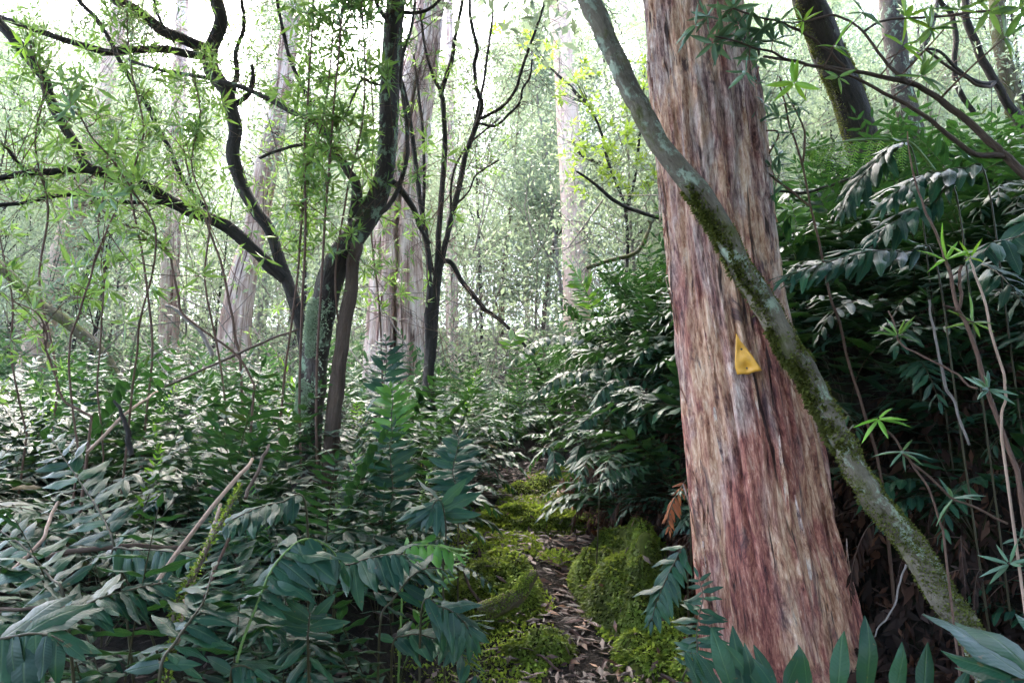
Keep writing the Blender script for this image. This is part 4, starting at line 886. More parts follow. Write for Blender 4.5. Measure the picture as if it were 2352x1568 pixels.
# ================================================================ moss, litter
def moss_mound(label, cx, cy, rx, ry, h, n, seed, rot=0.0, lean=(0, 0)):
    r = np.random.default_rng(seed); nu, nv = 46, 22
    th = np.linspace(0, 2*np.pi, nu, endpoint=False); rad = np.linspace(0, 1, nv)[1:]
    X, Yv = [], []
    pts = [(0., 0.)]+[(q*math.cos(a), q*math.sin(a)) for q in rad for a in th]; pts = np.array(pts)
    q = np.linalg.norm(pts, axis=1); c, s = math.cos(rot), math.sin(rot)
    wob = 1+.18*vnoise(np.stack([pts[:, 0]*1.7, pts[:, 1]*1.7, 0*q+seed], -1), seed)
    lx, ly = pts[:, 0]*rx*wob, pts[:, 1]*ry*wob
    hz = h*np.maximum(0, 1-q**2)**.7*(1+.55*fbm(np.stack([pts[:, 0]*2.6+seed, pts[:, 1]*2.6, 0*q], -1), 3, seed))
    wx, wy = cx+c*lx-s*ly+lean[0]*hz, cy+s*lx+c*ly+lean[1]*hz
    V = np.stack([wx, wy, ground(wx, wy)-.05+hz+.02*(q < 1)], -1)
    T = [(0, 1+k, 1+(k+1) % nu) for k in range(nu)]; Q = []
    for i in range(nv-2):
        for k in range(nu): Q.append((1+i*nu+k, 1+(i+1)*nu+k, 1+(i+1)*nu+(k+1) % nu, 1+i*nu+(k+1) % nu))
    t = thing('moss_mound', label, 'moss', gpt(cx, cy)); mb = MB().add(V, Q, T); o = obj('mound', mb, M['mossbase'], t)
    # overlapping little sprays
    tri = np.array(T+[x for f in Q for x in ((f[0], f[1], f[2]), (f[0], f[2], f[3]))]); A, B, C = V[tri[:, 0]], V[tri[:, 1]], V[tri[:, 2]]
    nr = np.cross(B-A, C-A); ar = np.linalg.norm(nr, axis=1); nr = unit(nr); nr[nr[:, 2] < 0] *= -1
    i = r.choice(len(tri), n, p=ar/ar.sum()); w = r.dirichlet((1, 1, 1), n); P = A[i]*w[:, :1]+B[i]*w[:, 1:2]+C[i]*w[:, 2:]
    cl = .7*vnoise(P*16, seed+3)+.5*vnoise(P*6, seed+9); keep = cl+.5*vnoise(P*3.2, seed) > -.62; P, nn, cl = P[keep], nr[i][keep], cl[keep]; n = len(P)
    dh = unit(np.array((0, 0, -1.))+nn*nn[:, 2:3]+np.array((-.05, -.25, 0))); d = unit(nn*.45+dh*.75+r.normal(0, .35, (n, 3))); l = r.uniform(.009, .026, n)
    fl = MB(); leaves(fl, P+nn*(.002+.008*r.random(n)[:, None]+.012*np.maximum(cl, 0)[:, None]), d, nn*.6+np.array((0, 0, .8))+r.normal(0, .25, (n, 3)), l, l*.5, (L4, T4), np.clip(.45+.45*cl+r.normal(0, .18, n), 0, 1))
    tag(obj('moss', fl, M['moss'], t), kind='stuff')
    q = r.choice(n, 34); ll = r.uniform(.03, .08, 34); lf = MB(); leaves(lf, P[q]+nn[q]*.025, unit(r.normal(0, 1, (34, 3))+dh[q]), nn[q]+r.normal(0, .4, (34, 3)), ll, ll*r.uniform(.2, .4, 34), (L5, T5)); tag(obj('fallen_leaves', lf, M['litter'], t), kind='stuff')
def at_ground(x, y, k=60):
    """where the photo pixel's ray meets the soil"""
    d = px(x, y, 1.0)-CAM; ts = np.linspace(1, 14, 900); P = CAM+d*ts[:, None]; g = ground(P[:, 0], P[:, 1]); i = np.argmax(P[:, 2] < g); return P[i]
moss_mound('bright yellow-green moss mound on the right side of the path', .52, 3.55, .25, .58, .31, 38000, 1, .12, (.08, 0))
moss_mound('low mossy hump in front of the bright mound, spotted with brown leaves', .62, 3.0, .24, .22, .11, 14000, 2, .3)
moss_mound('mossy ledge crossing the path behind the stub', .12, 4.6, .48, .22, .10, 18000, 3, .05)
moss_mound('low moss patch under the left ferns beside the stub', -.08, 3.55, .24, .34, .13, 16000, 4)
moss_mound('small moss cushion at the front of the gully', .10, 3.02, .14, .12, .10, 4500, 5)
moss_mound('moss cushion against the foot of the red trunk', .80, 2.95, .14, .16, .16, 4500, 6)
moss_mound('dim moss patch higher on the path', .15, 5.6, .26, .2, .1, 3500, 7)
def moss_carpet():
    r = np.random.default_rng(61); n = 60000; y = r.uniform(2.5, 6.2, n); x = pathc(y)+r.normal(.08, .40, n); k = (vnoise(np.stack([x*4, y*4, 0*x], -1), 4)+.6*np.abs(x-pathc(y))/.4 > .42) & (x-pathc(y) < .5) & (x-pathc(y) > -.75)
    x, y = x[k], y[k]; n = len(x); P = np.stack([x, y, ground(x, y)], -1); cl = vnoise(P*9, 6)
    mb = MB(); l = r.uniform(.012, .03, n); d = unit(r.normal(0, .6, (n, 3))+np.array((0, -.4, .35)))
    leaves(mb, P+np.array((0, 0, .004)), d, r.normal(0, .4, (n, 3))+np.array((0, 0, 1)), l, l*.5, (L4, T4), np.clip(.35+.35*cl+r.normal(0, .18, n), 0, 1))
    tag(obj('moss_carpet', mb, M['moss']), 'thin moss carpet spreading over the path edges', 'moss', kind='stuff')
moss_carpet()
def litter(n, xr, yr, seed, size=(.03, .09), path=True):
    r = np.random.default_rng(seed); x = r.uniform(*xr, n); y = r.uniform(*yr, n)
    if path: x = pathc(y)+r.normal(.06, .26, n)
    e = .04; z = ground(x, y); gxn = -(ground(x+e, y)-z)/e; gyn = -(ground(x, y+e)-z)/e
    nn = unit(np.stack([gxn, gyn, np.ones(n)], -1)); a = r.uniform(0, 6.28, n); d = unit(np.stack([np.cos(a), np.sin(a), r.normal(0, .25, n)], -1)); d = unit(d-nn*(d*nn).sum(1)[:, None]*.8)
    l = r.uniform(*size, n); mb = MB(); leaves(mb, np.stack([x, y, z], -1)+nn*r.uniform(.004, .03, n)[:, None], d, nn+r.normal(0, .35, (n, 3)), l, l*r.uniform(.16, .38, n), (L5, T5)); return mb
tag(obj('leaf_litter', litter(2600, (0, 1), (2.2, 6.5), 1), M['litter']), 'brown and grey dead leaves carpeting the path', 'leaf litter', kind='stuff')
tag(obj('leaf_litter', litter(9000, (-4.5, 4), (1.0, 8), 2, (.03, .1), False), M['litter']), 'dead leaves and scraps scattered under the ferns', 'leaf litter', kind='stuff')
def bank_litter(n, xr, yr, seed, size):
    r = np.random.default_rng(seed); y = r.uniform(*yr, n); x = (pathc(y) if xr[0] < .6 else 0)+r.uniform(*xr, n); e = .05; z = ground(x, y)
    nn = unit(np.stack([-(ground(x+e, y)-z)/e, -(ground(x, y+e)-z)/e, np.ones(n)], -1)); dh = unit(np.array((0, 0, -1.))+nn*nn[:, 2:3]); l = r.uniform(*size, n); mb = MB()
    leaves(mb, np.stack([x, y, z], -1)+nn*r.uniform(.01, .07, n)[:, None], unit(dh+nn*.15+r.normal(0, .5, (n, 3))), nn+r.normal(0, .45, (n, 3)), l, l*r.uniform(.15, .4, n), (L5, T5)); return mb
tag(obj('leaf_litter', bank_litter(6500, (.3, 1.15), (2.9, 5.6), 5, (.04, .12)), M['dead']), 'dark curled dead leaves hanging on the bank face beside the path', 'leaf litter', kind='stuff')
tag(obj('leaf_litter', bank_litter(5000, (1.1, 2.8), (1.9, 3.3), 6, (.04, .11)), M['dead']), 'dark dead leaves in the hollow right of the leaning stem', 'leaf litter', kind='stuff')
# larger curled bark pieces and leaves lying on the path
def bark_piece(x, y, L, w, az, seed, label, mat='litter', grp='curled bark pieces on the path'):
    r = np.random.default_rng(seed); n = 9; t = np.linspace(0, 1, n); mb = MB(); V = []
    for i in range(n):
        lx = (t[i]-.5)*L; ly = .08*L*math.sin(t[i]*3+seed); ww = w*math.sin(math.pi*min(1, t[i]*.86+.09))**.5
        X, Yq = x+math.cos(az)*lx-math.sin(az)*ly, y+math.sin(az)*lx+math.cos(az)*ly; z = float(ground(X, Yq))+.02+.02*math.sin(t[i]*4+seed)
        for j in (-1, -.5, 0, .5, 1): V.append((X-math.sin(az)*ww*j*.5, Yq+math.cos(az)*ww*j*.5, z+.35*w*j*j))
    Q = [(5*i+j, 5*i+j+1, 5*i+j+6, 5*i+j+5) for i in range(n-1) for j in range(4)]
    tag(obj('bark_piece', mb.add(np.array(V), Q, None, None, r.uniform(.1, .9)), M[mat]), label, 'bark', grp)
rb = np.random.default_rng(8)
bark_piece(.28, 2.62, .30, .03, .5, 1, 'long curled red-brown bark strip at the bottom of the path'); bark_piece(.62, 2.72, .24, .035, -.5, 2, 'dark bark piece lying towards the foot of the red trunk')
for k in range(14): bark_piece(rb.uniform(.1, .62), rb.uniform(2.35, 3.1), rb.uniform(.07, .16), rb.uniform(.014, .03), rb.uniform(0, 3), 10+k, 'small curled scrap of bark on the leafy path')

# ================================================================ ferns: fronds that can be picked out
F7 = lambda *p: Z(7, *p); F8 = lambda *p: Z(8, *p); F9 = lambda *p: Z(9, *p)
hero_frond(F7((1600, 1410), (1740, 1010), (1850, 760), (2020, 590), (2150, 590), (2250, 660), (2310, 770)), (1.55, 1.65, 1.7), .125, 15, 'large frond with folded drooping leaflets at lower left centre', (-.2, -.6, .8), droop=.75, start=.28, ang=70, rac='rachis_green')
hero_frond(F7((-250, 1330), (-80, 1270), (60, 1240), (200, 1215), (330, 1225), (430, 1270)), 1.12, .10, 9, 'frond with broad pale leaflets in the bottom left corner', (0, -.8, .6), droop=.9, start=.05, ang=74, wid=1.45)
hero_frond(F7((420, 1120), (560, 1030), (720, 960), (880, 920), (1000, 890), (1130, 870)), (1.5, 1.6), .095, 13, 'frond lying level above the corner frond, pointing right', (0, -.45, .9), droop=.35, start=.03)
hero_frond(F7((1080, 1480), (1180, 1280), (1290, 1120), (1380, 990), (1420, 850), (1440, 760)), (1.4, 1.6), .10, 12, 'upright frond between the leaning sticks at the bottom left', (0, -.9, .5), droop=.45, start=.02)
hero_frond(F7((760, 670), (900, 650), (1040, 650), (1180, 665), (1300, 700)), (2.0, 1.9), .095, 11, 'dark frond drooping in front of the fallen brown stem', (0, -.75, .6), droop=.9, start=.0, foot=(-.9, 2.15))
hero_frond(F7((2060, 320), (1900, 330), (1760, 360), (1620, 420), (1490, 490)), (1.95, 1.8), .105, 12, 'light frond pointing left above the large drooping frond', (-.1, -.4, .9), droop=.4, start=.03)
hero_frond(F7((430, 960), (350, 850), (260, 740), (150, 620), (0, 520), (-120, 440)), (1.6, 1.75), .10, 11, 'frond with a dark stalk rising to the left edge', (.2, -.8, .6), droop=.2, start=.02)
hero_frond(F7((780, 660), (720, 480), (640, 340), (560, 220), (480, 100), (400, -20), (350, -110)), (2.0, 2.25), .12, 13, 'tall dark-stalked frond at left with widely spaced leaflets', (.1, -.8, .6), droop=.15, start=.02, ang=58)
hero_frond(F7((1560, 1500), (1600, 1440), (1640, 1430), (1720, 1460)), 1.5, .10, 5, 'small purple-grey frond star at the bottom', (0, -.5, .9), droop=.5, start=.0)
hero_frond(F7((2080, 1300), (2085, 1180), (2090, 1110), (2095, 1070)), 1.7, .085, 4, 'young fern sprig with few green leaflets right of the big frond', (0, -.5, .9), 'fern', droop=.4, start=.3)
hero_frond(F8((780, 760), (800, 520), (770, 330), (720, 330), (690, 420)), (2.4, 2.3), .125, 9, 'star-like pale frond arching towards the camera at centre', (0, -.75, .65), droop=.5, start=.5)
hero_frond(F8((880, 300), (845, 120), (870, 0), (890, -120)), (2.8, 2.9), .115, 16, 'upright dark-stalked frond with level leaflets at centre', (0, -.7, .7), droop=.05, start=.02, ang=76)
hero_frond(F8((430, 400), (440, 240), (430, 100), (420, -60), (440, -180)), (2.9, 3.0), .12, 15, 'upright frond left of the star-like frond', (0, -.7, .7), droop=.08, start=.02, ang=76)
hero_frond(F8((60, 820), (180, 740), (300, 700), (420, 680), (540, 680)), (1.95, 1.9), .115, 9, 'pale frond pointing right beside the big drooping frond', (0, -.6, .8), droop=.55, start=.02)
hero_frond(F8((360, 1110), (430, 1000), (520, 880), (620, 790), (720, 770), (800, 790)), (1.9, 2.0), .095, 9, 'small frond hooking right over the dark hollow', (0, -.6, .8), droop=.4, start=.1)
hero_frond(F8((640, 1020), (750, 1030), (850, 1070), (930, 1150), (980, 1260)), (1.85, 1.9), .115, 9, 'pale green frond hanging over the lower edge of the moss', (.1, -.75, .65), droop=.6, start=.0, wid=1.15)
hero_frond(F8((520, 660), (620, 620), (720, 620), (800, 640), (870, 680)), (2.25, 2.2), .10, 7, 'bright green frond with broad leaflets above the dark hollow', (0, -.6, .8), 'fern_new', droop=.45, start=.0, wid=1.15, rac='rachis_green')
hero_frond(F8((440, 1290), (520, 1230), (620, 1220), (720, 1250)), 1.9, .085, 7, 'dim frond low under the pale hanging frond', (0, -.6, .8), droop=.5, start=.0)
hero_frond(F8((2420, 640), (2340, 740), (2280, 860), (2220, 1000), (2190, 1130)), (2.45, 2.4), .10, 11, 'glossy frond hanging left from the foot of the red trunk', (-.4, -.7, .5), droop=.5, start=.0)
hero_frond(F9((60, 1480), (140, 1360), (140, 1220), (160, 1080), (185, 960), (150, 830)), (2.3, 2.4), .085, 17, 'dense glossy frond standing along the left foot of the red trunk', (-.5, -.8, .3), droop=.35, start=.0, ang=78, wid=1.1)
hero_frond(F9((500, 1760), (800, 1680), (1000, 1640), (1200, 1630), (1400, 1640), (1640, 1680), (1900, 1700), (2000, 1730)), 1.05, .088, 7, 'frond with tall upright leaflets at the bottom edge before the red trunk', (0, -.95, -.1), droop=-.75, start=.12, ang=86, wid=1.15)
hero_frond(F9((780, 1700), (560, 1640), (400, 1600), (250, 1600), (100, 1570)), 1.15, .085, 9, 'nibbled round-tipped frond at the bottom edge left of the upright leaflets', (0, -.95, .1), droop=-.35, start=.02, ang=80, wid=1.2)
hero_frond(F9((2700, 1640), (2500, 1560), (2350, 1520), (2200, 1540)), .95, .13, 5, 'large out-of-focus leaflets in the bottom right corner', (-.2, -.6, .75), droop=.2, start=.0, wid=1.5)
# drooping fronds on the right bank
D10 = lambda *p: [(1787.5+.24*a, 329+.24*b) for a, b in p]
hero_frond(D10((1300, 120), (1100, 30), (960, 150), (820, 300), (700, 450), (620, 640)), (2.8, 2.6), .19, 19, 'long frond sweeping down left at the top of the right fern bank', (-.55, -.45, .7), droop=.25, start=.05, ang=34, wid=.8)
hero_frond(D10((1500, 1100), (1250, 1040), (1000, 1020), (800, 1050), (560, 1110), (300, 1190), (80, 1280)), (2.45, 2.3), .18, 18, 'broad flat frond pointing left from the right fern bank', (-.15, -.5, .85), droop=.22, start=.05, ang=44, wid=.8)
hero_frond(D10((2000, 360), (1800, 240), (1600, 260), (1350, 320), (1150, 450), (1050, 560)), (2.5, 2.4), .19, 16, 'wide pale frond arching left near the right edge', (-.25, -.5, .8), droop=.25, start=.05, ang=42, wid=.85)
hero_frond(D10((1700, 480), (1500, 560), (1300, 640), (1100, 760), (900, 870)), (2.45, 2.3), .18, 14, 'frond with long leaflets slanting left in the right bank', (-.2, -.5, .8), droop=.25, start=.05, ang=38, wid=.8)
hero_frond(D10((2500, 700), (2350, 860), (2200, 920), (2050, 960), (1950, 1060)), (2.2, 2.1), .14, 7, 'very broad spotted leaflets at the right picture edge', (-.2, -.6, .7), droop=.5, start=.02, wid=1.5)
hero_frond(Z(5, (2000, 900), (1800, 800), (1600, 740), (1450, 760), (1340, 830), (1250, 920)), (4.9, 4.5), .13, 16, 'arching silvery frond on the bank left of the red trunk', (-.4, -.4, .8), droop=.4, start=.1)
hero_frond(Z(5, (2250, 940), (2050, 950), (1850, 970), (1650, 990), (1500, 1060), (1400, 1140)), (4.4, 4.1), .13, 16, 'second silvery frond arching below the first on the bank', (-.3, -.5, .8), droop=.5, start=.1)
hero_frond(Z(5, (2200, 1080), (2050, 1040), (1920, 1060), (1830, 1140), (1800, 1240)), (4.1, 3.9), .11, 12, 'frond bending steeply down over the dark bank face', (-.5, -.7, .5), droop=.6, start=.1)
hero_frond(Z(5, (1900, 1300), (1800, 1290), (1720, 1330), (1650, 1400)), (4.1, 4.0), .085, 8, 'small purple-tinged frond on the dark bank face', (-.3, -.8, .5), droop=.6, start=.05)
hero_frond(F8((1480, -60), (1520, -40), (1530, 40), (1525, 140)), (4.5, 4.3), .10, 9, 'frond hanging straight down over the path bank', (-.1, -.95, .3), droop=.7, start=.05, foot=(.95, 4.8))
hero_frond(F8((1750, -80), (1700, -40), (1680, 40), (1710, 120)), (4.3, 4.1), .095, 9, 'frond hanging beside the straight one on the path bank', (-.1, -.95, .3), droop=.7, start=.05, foot=(1.0, 4.6))
hero_frond(F8((1850, 150), (1960, 100), (2060, 80), (2170, 90)), (3.5, 3.5), .055, 10, 'little pale frond pointing right on the dark bank', (0, -.8, .6), droop=.5, start=.0)
hero_frond(Z(5, (1800, 640), (1760, 480), (1700, 360), (1650, 290), (1590, 240)), (5.2, 5.0), .16, 20, 'fresh light green frond rising at the top of the fern bank', (-.2, -.6, .8), 'fern_new', droop=.15, start=.15, wid=.7, rac='rachis_green')
hero_frond(Z(5, (2000, 900), (1900, 760), (1780, 690), (1680, 660), (1590, 650)), (4.7, 4.6), .07, 16, 'small bright new frond in the silvery bank ferns', (-.2, -.6, .8), 'fern_new', droop=.1, start=.15, wid=.8, rac='rachis_green')
hero_frond(Z(5, (1230, 860), (1240, 780), (1290, 730), (1350, 720)), (6.2, 6.2), .14, 9, 'bright green frond beside the mossy stub on the path', (0, -.7, .7), 'fern_new', droop=.15, start=.1, rac='rachis_green')
hero_frond(Z(5, (330, 1400), (370, 1150), (400, 900), (390, 760)), (3.6, 3.8), .12, 16, 'tall upright frond before the pale split trunk', (0, -.6, .8), 'fern', droop=.05, start=.1, ang=70)
hero_frond(Z(5, (440, 1500), (430, 1300), (440, 1200), (430, 1100)), (3.4, 3.5), .13, 14, 'bright upright frond right of the brown stem of the lichen tree', (0, -.6, .8), 'fern_new', droop=.05, start=.1, ang=72)
hero_frond(D10((160, 900), (170, 780), (150, 680), (130, 580)), (3.6, 3.7), .13, 15, 'fresh green upright frond right of the red trunk', (0, -.6, .8), 'fern_new', droop=.05, start=.1, ang=70, rac='rachis_green')
hero_frond(D10((460, 760), (465, 600), (460, 480), (455, 420)), (3.7, 3.8), .12, 13, 'dark green upright frond beside the fresh one', (0, -.6, .8), 'fern', droop=.05, start=.1, ang=74)
M['dead_orange'] = leaf_mat('dead_frond_orange', [(0, (.10, .03, .012)), (.5, (.24, .08, .03)), (1, (.40, .17, .07))], .7, (.4, .15, .05), .2, .25)
hero_frond(F8((2440, 200), (2370, 260), (2330, 330), (2300, 430), (2310, 520)), (3.15, 3.1), .07, 9, 'orange withered frond hanging left of the red trunk', (-.3, -.9, .3), 'dead_orange', droop=.9, start=.05, wid=.9)
# bipinnate tree-fern frond, upper right
def treefern():
    base = gpt(2.0, 3.35); t = thing('tree_fern', 'bright lacy tree fern frond hanging before the dark leaning trunk', 'fern', base)
    C = np.vstack([base, (base+px(2120, 370, 3.1))/2+np.array((.15, 0, .1)), [px(a, b, Y) for a, b, Y in ((2110, 345, 3.1), (2040, 322, 3.05), (1970, 322, 3.0), (1900, 332, 2.95), (1845, 350, 2.92))]]); C = catmull(C, 40)
    mb = MB(); tube(mb, C, np.linspace(.008, .0025, 40), 6); obj('stalk', mb, M['rachis_green'], t); r = np.random.default_rng(6)
    for k in range(9):
        i = int(16+k*2.5); tg = unit(C[min(i+1, 39)]-C[i-1])
        for sg in (1, -1):
            L = .19*math.sin(math.pi*(.3+.66*k/9))**.8; d = unit(np.array((-.5 if sg > 0 else -.12, -.25 if sg > 0 else .2, -.8))+r.normal(0, .07, 3))
            P = C[i]+d*np.linspace(0, L, 22)[:, None]+np.array((0, 0, -.10))*np.linspace(0, 1, 22)[:, None]**2*L
            q = MB(); tube(q, P[::3], .0011, 3); side = unit(np.cross(d, np.array((0, -1, .4))))
            for s2 in (1, -1):
                dd = unit(np.broadcast_to(side*s2+d*.45, (14, 3))+r.normal(0, .05, (14, 3))); ll = .021*np.sin(np.pi*np.linspace(.4, .97, 14))+.003
                leaves(q, P[1:15]+(P[-1]-P[14])*np.linspace(0, 1, 14)[:, None], dd, np.broadcast_to(np.array((0, -.9, .45)), (14, 3)), ll, ll*.36)
            obj('leaflet', q, M['fern_new'], t)
treefern()

# ================================================================ ferns that fill the slope
def free(x, y):
    if x-pathc(y) > .52 and y > 3.9: return True
    if abs(x-pathc(y)-.05) < np.interp(y, [0, 2, 3, 4.6, 5.6, 7, 8], [.55, .66, .74, .66, .42, .2, .0]): return False
    if math.hypot(x-1.0, y-2.8) < .34: return False
    if x*x+y*y < 1.15**2 or (0 < x < 1.62 and 2.0 < y < 3.25): return False
    return True
rf = np.random.default_rng(77); placed = []
def scatter(n, xr, yr, gap, tries=60):
    out = []
    for _ in range(n*tries):
        if len(out) >= n: break
        y = yr[0]+(yr[1]-yr[0])*rf.random(); x = rf.uniform(*xr)
        if abs(x) > .74*y+.45 or not free(x, y): continue
        if any((x-a)**2+(y-b)**2 < gap*gap for a, b in placed[-400:]): continue
        out.append((x, y)); placed.append((x, y))
    return out
for x, y in scatter(15, (-2.2, -.15), (1.6, 2.7), .22):
    make_fern(x, y, 'glossy dark green fern in the lower left thicket near the camera', 'ferns in the lower left thicket', 5, None, sc=.78, leafed=True, kind='hi')
for x, y in scatter(16, (-1.1, -.1), (2.5, 4.4), .2):
    make_fern(x, y, 'fern with level leaflets crowding the left edge of the path', 'ferns along the left path edge', 6, None, sc=.85, leafed=True, new=int(rf.random() < .4))
for x, y in scatter(75, (-4.2, -.45), (2.7, 5.4), .24):
    make_fern(x, y, 'fern in the wide bed left of the lichen tree', 'ferns in the left bed', 7, None, sc=1.0, new=int(rf.random() < .25))
for x, y in scatter(30, (-.6, .5), (4.2, 7.6), .27):
    make_fern(x, y, 'fern crowding over the upper path before the pale split trunk', 'ferns over the upper path', 7, None, sc=.95, new=int(rf.random() < .45))
for x, y in scatter(34, (.62, 1.75), (3.95, 5.4), .17):
    make_fern(x, y, 'silvery fern arching from the bank left of the red trunk', 'ferns on the bank left of the red trunk', 7, math.pi*1.05, 1.5, 1.0, leafed=True, new=int(rf.random() < .25))
for x, y in scatter(26, (.7, 2.6), (5.0, 7.5), .27):
    make_fern(x, y, 'fern on top of the bank behind the red trunk', 'ferns on top of the bank', 7, math.pi*.9, 2.0, .95, new=int(rf.random() < .3))
for x, y in scatter(34, (1.3, 3.0), (2.75, 3.8), .18):
    make_fern(x, y, 'dark fern massed on the right bank beside the leaning stem', 'ferns on the right bank', 7, math.pi*.95, 1.7, 1.1, leafed=True)
for x, y in scatter(40, (1.5, 4.2), (3.6, 5.2), .24):
    make_fern(x, y, 'fern on the upper right bank under the overhanging branch', 'ferns on the upper right bank', 7, math.pi*.95, 2.2, 1.0)
for x, y in scatter(14, (1.66, 2.6), (2.0, 2.75), .17):
    make_fern(x, y, 'low fern in the dark hollow right of the leaning stem', 'ferns in the right hollow', 5, math.pi, 2.4, .55, leafed=True)
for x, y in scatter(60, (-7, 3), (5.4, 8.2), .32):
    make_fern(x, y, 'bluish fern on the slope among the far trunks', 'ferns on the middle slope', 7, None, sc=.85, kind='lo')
for k in range(24):
    y = 3.35+2.0*k/24; x = float(pathc(y))+rf.uniform(.6, .95)
    make_fern(x, y, 'dark fern hanging over the bank face', 'ferns hanging on the bank face', 4, math.pi*1.1, 1.0, .6, leafed=True)
# withered fronds hanging on the bank face
for k in range(80):
    y = rf.uniform(3.0, 5.4); x = pathc(y)+rf.uniform(.5, 1.0)
    make_fern(x, y, 'withered brown fronds hanging on the dark bank face', 'withered fronds on the bank', 3, math.pi, 1.2, rf.uniform(.45, .8), 'dead', dz=.05, name='withered_fern')
for k in range(12):
    y = rf.uniform(2.4, 3.4); x = rf.uniform(1.35, 2.4)
    make_fern(x, y, 'withered brown fronds hanging in the dark right hollow', 'withered fronds right', 3, math.pi, 1.6, rf.uniform(.4, .7), 'dead', dz=.25, name='withered_fern')
# the rest of the fern cover, too far off to count
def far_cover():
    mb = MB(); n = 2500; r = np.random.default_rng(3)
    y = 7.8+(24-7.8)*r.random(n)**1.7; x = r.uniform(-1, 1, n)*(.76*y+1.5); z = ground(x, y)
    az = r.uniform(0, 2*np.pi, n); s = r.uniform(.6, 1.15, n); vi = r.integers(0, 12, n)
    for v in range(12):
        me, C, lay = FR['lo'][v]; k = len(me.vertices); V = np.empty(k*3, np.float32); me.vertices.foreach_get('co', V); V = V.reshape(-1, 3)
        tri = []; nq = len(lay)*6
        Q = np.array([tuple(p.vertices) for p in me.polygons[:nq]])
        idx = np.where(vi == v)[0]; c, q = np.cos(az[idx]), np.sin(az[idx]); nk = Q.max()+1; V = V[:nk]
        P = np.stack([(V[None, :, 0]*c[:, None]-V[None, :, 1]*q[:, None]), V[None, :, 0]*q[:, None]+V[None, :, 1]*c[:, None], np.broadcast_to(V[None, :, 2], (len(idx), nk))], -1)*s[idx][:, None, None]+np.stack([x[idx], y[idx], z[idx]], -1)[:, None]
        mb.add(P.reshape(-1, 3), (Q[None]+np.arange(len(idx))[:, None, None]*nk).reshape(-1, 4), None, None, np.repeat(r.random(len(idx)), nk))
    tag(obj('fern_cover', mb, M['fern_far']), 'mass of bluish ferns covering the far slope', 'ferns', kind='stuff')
far_cover()

# ================================================================ forest behind
def bg_tree(seed, H, r0, nl, nleaf, lsize, spread, first=.25, mat='bgleaf', bark='greytwig'):
    """trunk, limbs and crown meshes of one slender forest tree, standing at the origin"""
    r = np.random.default_rng(seed); n = 14; t = np.linspace(0, 1, n)
    lean = r.normal(0, .05, 2); wob = r.normal(0, .02*H, (n, 2)).cumsum(0)*.18
    C = np.stack([lean[0]*H*t+wob[:, 0], lean[1]*H*t+wob[:, 1], H*t], -1); C[0] = (0, 0, -.2)
    tr = MB(); tube(tr, C, r0*(1-.8*t), 8, .1, seed); lb = MB(); cr = MB(); B = []
    for k in range(nl):
        q = first+(1-first)*(k+r.random())/nl; p = np.array([np.interp(q, t, C[:, a]) for a in range(3)]); az = r.uniform(0, 6.28); L = spread*H*(1.1-q)*r.uniform(.5, 1.2)+.5
        e = p+np.array((math.cos(az)*L*.8, math.sin(az)*L*.8, L*r.uniform(.2, .9))); m = (p+e)/2+r.normal(0, .1*L, 3); D = catmull([p, m, e], 9); tube(lb, D, np.linspace(r0*.35*(1-.6*q), .006, 9), 5, .1, k)
        for _ in range(int(r.integers(4, 8))):
            a = D[int(r.integers(2, 9))]; b = a+r.normal(0, .35, 3)*L*.6+np.array((0, 0, .1*L)); tube(lb, np.array([a, (a+b)/2+r.normal(0, .05*L, 3), b]), np.array([.009, .006, .004]), 3); B.append(b)
        B.append(e)
    B = np.array(B); i = r.integers(0, len(B), nleaf); cl = r.random(len(B))
    P = B[i]+r.normal(0, 1, (nleaf, 3))*np.array((.30, .30, .2))*(.6+.9*cl[i])[:, None]
    d = r.normal(0, 1, (nleaf, 3))+np.array((0, 0, -.2)); l = lsize*r.uniform(.6, 1.3, nleaf)
    leaves(cr, P, d, r.normal(0, .6, (nleaf, 3))+np.array((0, 0, 1.)), l, l*.42, (L4, T4), np.clip(.5+.5*(cl[i]-.5)+r.normal(0, .15, nleaf), 0, 1))
    ms = [tr.mesh('trunk'), lb.mesh('branches'), cr.mesh('crown')]
    for m, k in zip(ms, (bark, bark, mat)): m.materials.append(M[k])
    return ms
BT = [bg_tree(400+k, H, r0, nl, nlf, ls, sp, fi, 'bgleaf', bk) for k, (H, r0, nl, nlf, ls, sp, fi, bk) in enumerate([
    (9, .06, 16, 12000, .10, .18, .2, 'greytwig'), (12, .09, 20, 15000, .11, .16, .25, 'lichbark'), (7, .045, 14, 9000, .085, .22, .15, 'darkbark'), (14, .13, 22, 17000, .12, .15, .25, 'palebark'), (5, .03, 14, 6500, .075, .26, .1, 'greytwig'), (10, .07, 16, 12000, .10, .19, .2, 'brownbark')])]
def place_tree(ms, x, y, az, s, name, label, group):
    t = thing(name, label, 'tree', gpt(x, y)-np.array((0, 0, .05)), group)
    mt = Matrix.Rotation(az, 4, 'Z') @ Matrix.Scale(s, 4)
    for n, m in zip(('trunk', 'branches', 'crown'), ms):
        o = link(n, m, None, t); o.matrix_local = mt
        if n != 'trunk': o['kind'] = 'stuff'
    return t
TR = [(40, 900, 10.5), (100, 700, 10.5), (165, 500, 10.5), (520, 800, 10.5), (560, 650, 10.5), (610, 420, 10.5), (390, 750, 11.5), (908, 700, 9.0), (1320, 500, 13.0), (1300, 250, 13.0), (1295, 120, 13.0)]
def clear(x, y, m):
    for tx, ty, tY in TR:
        p = px(tx, ty, tY)
        if y < tY and abs(x/y-p[0]/p[1])*FPX < m: return False
    return True
rt = np.random.default_rng(12); pos = []
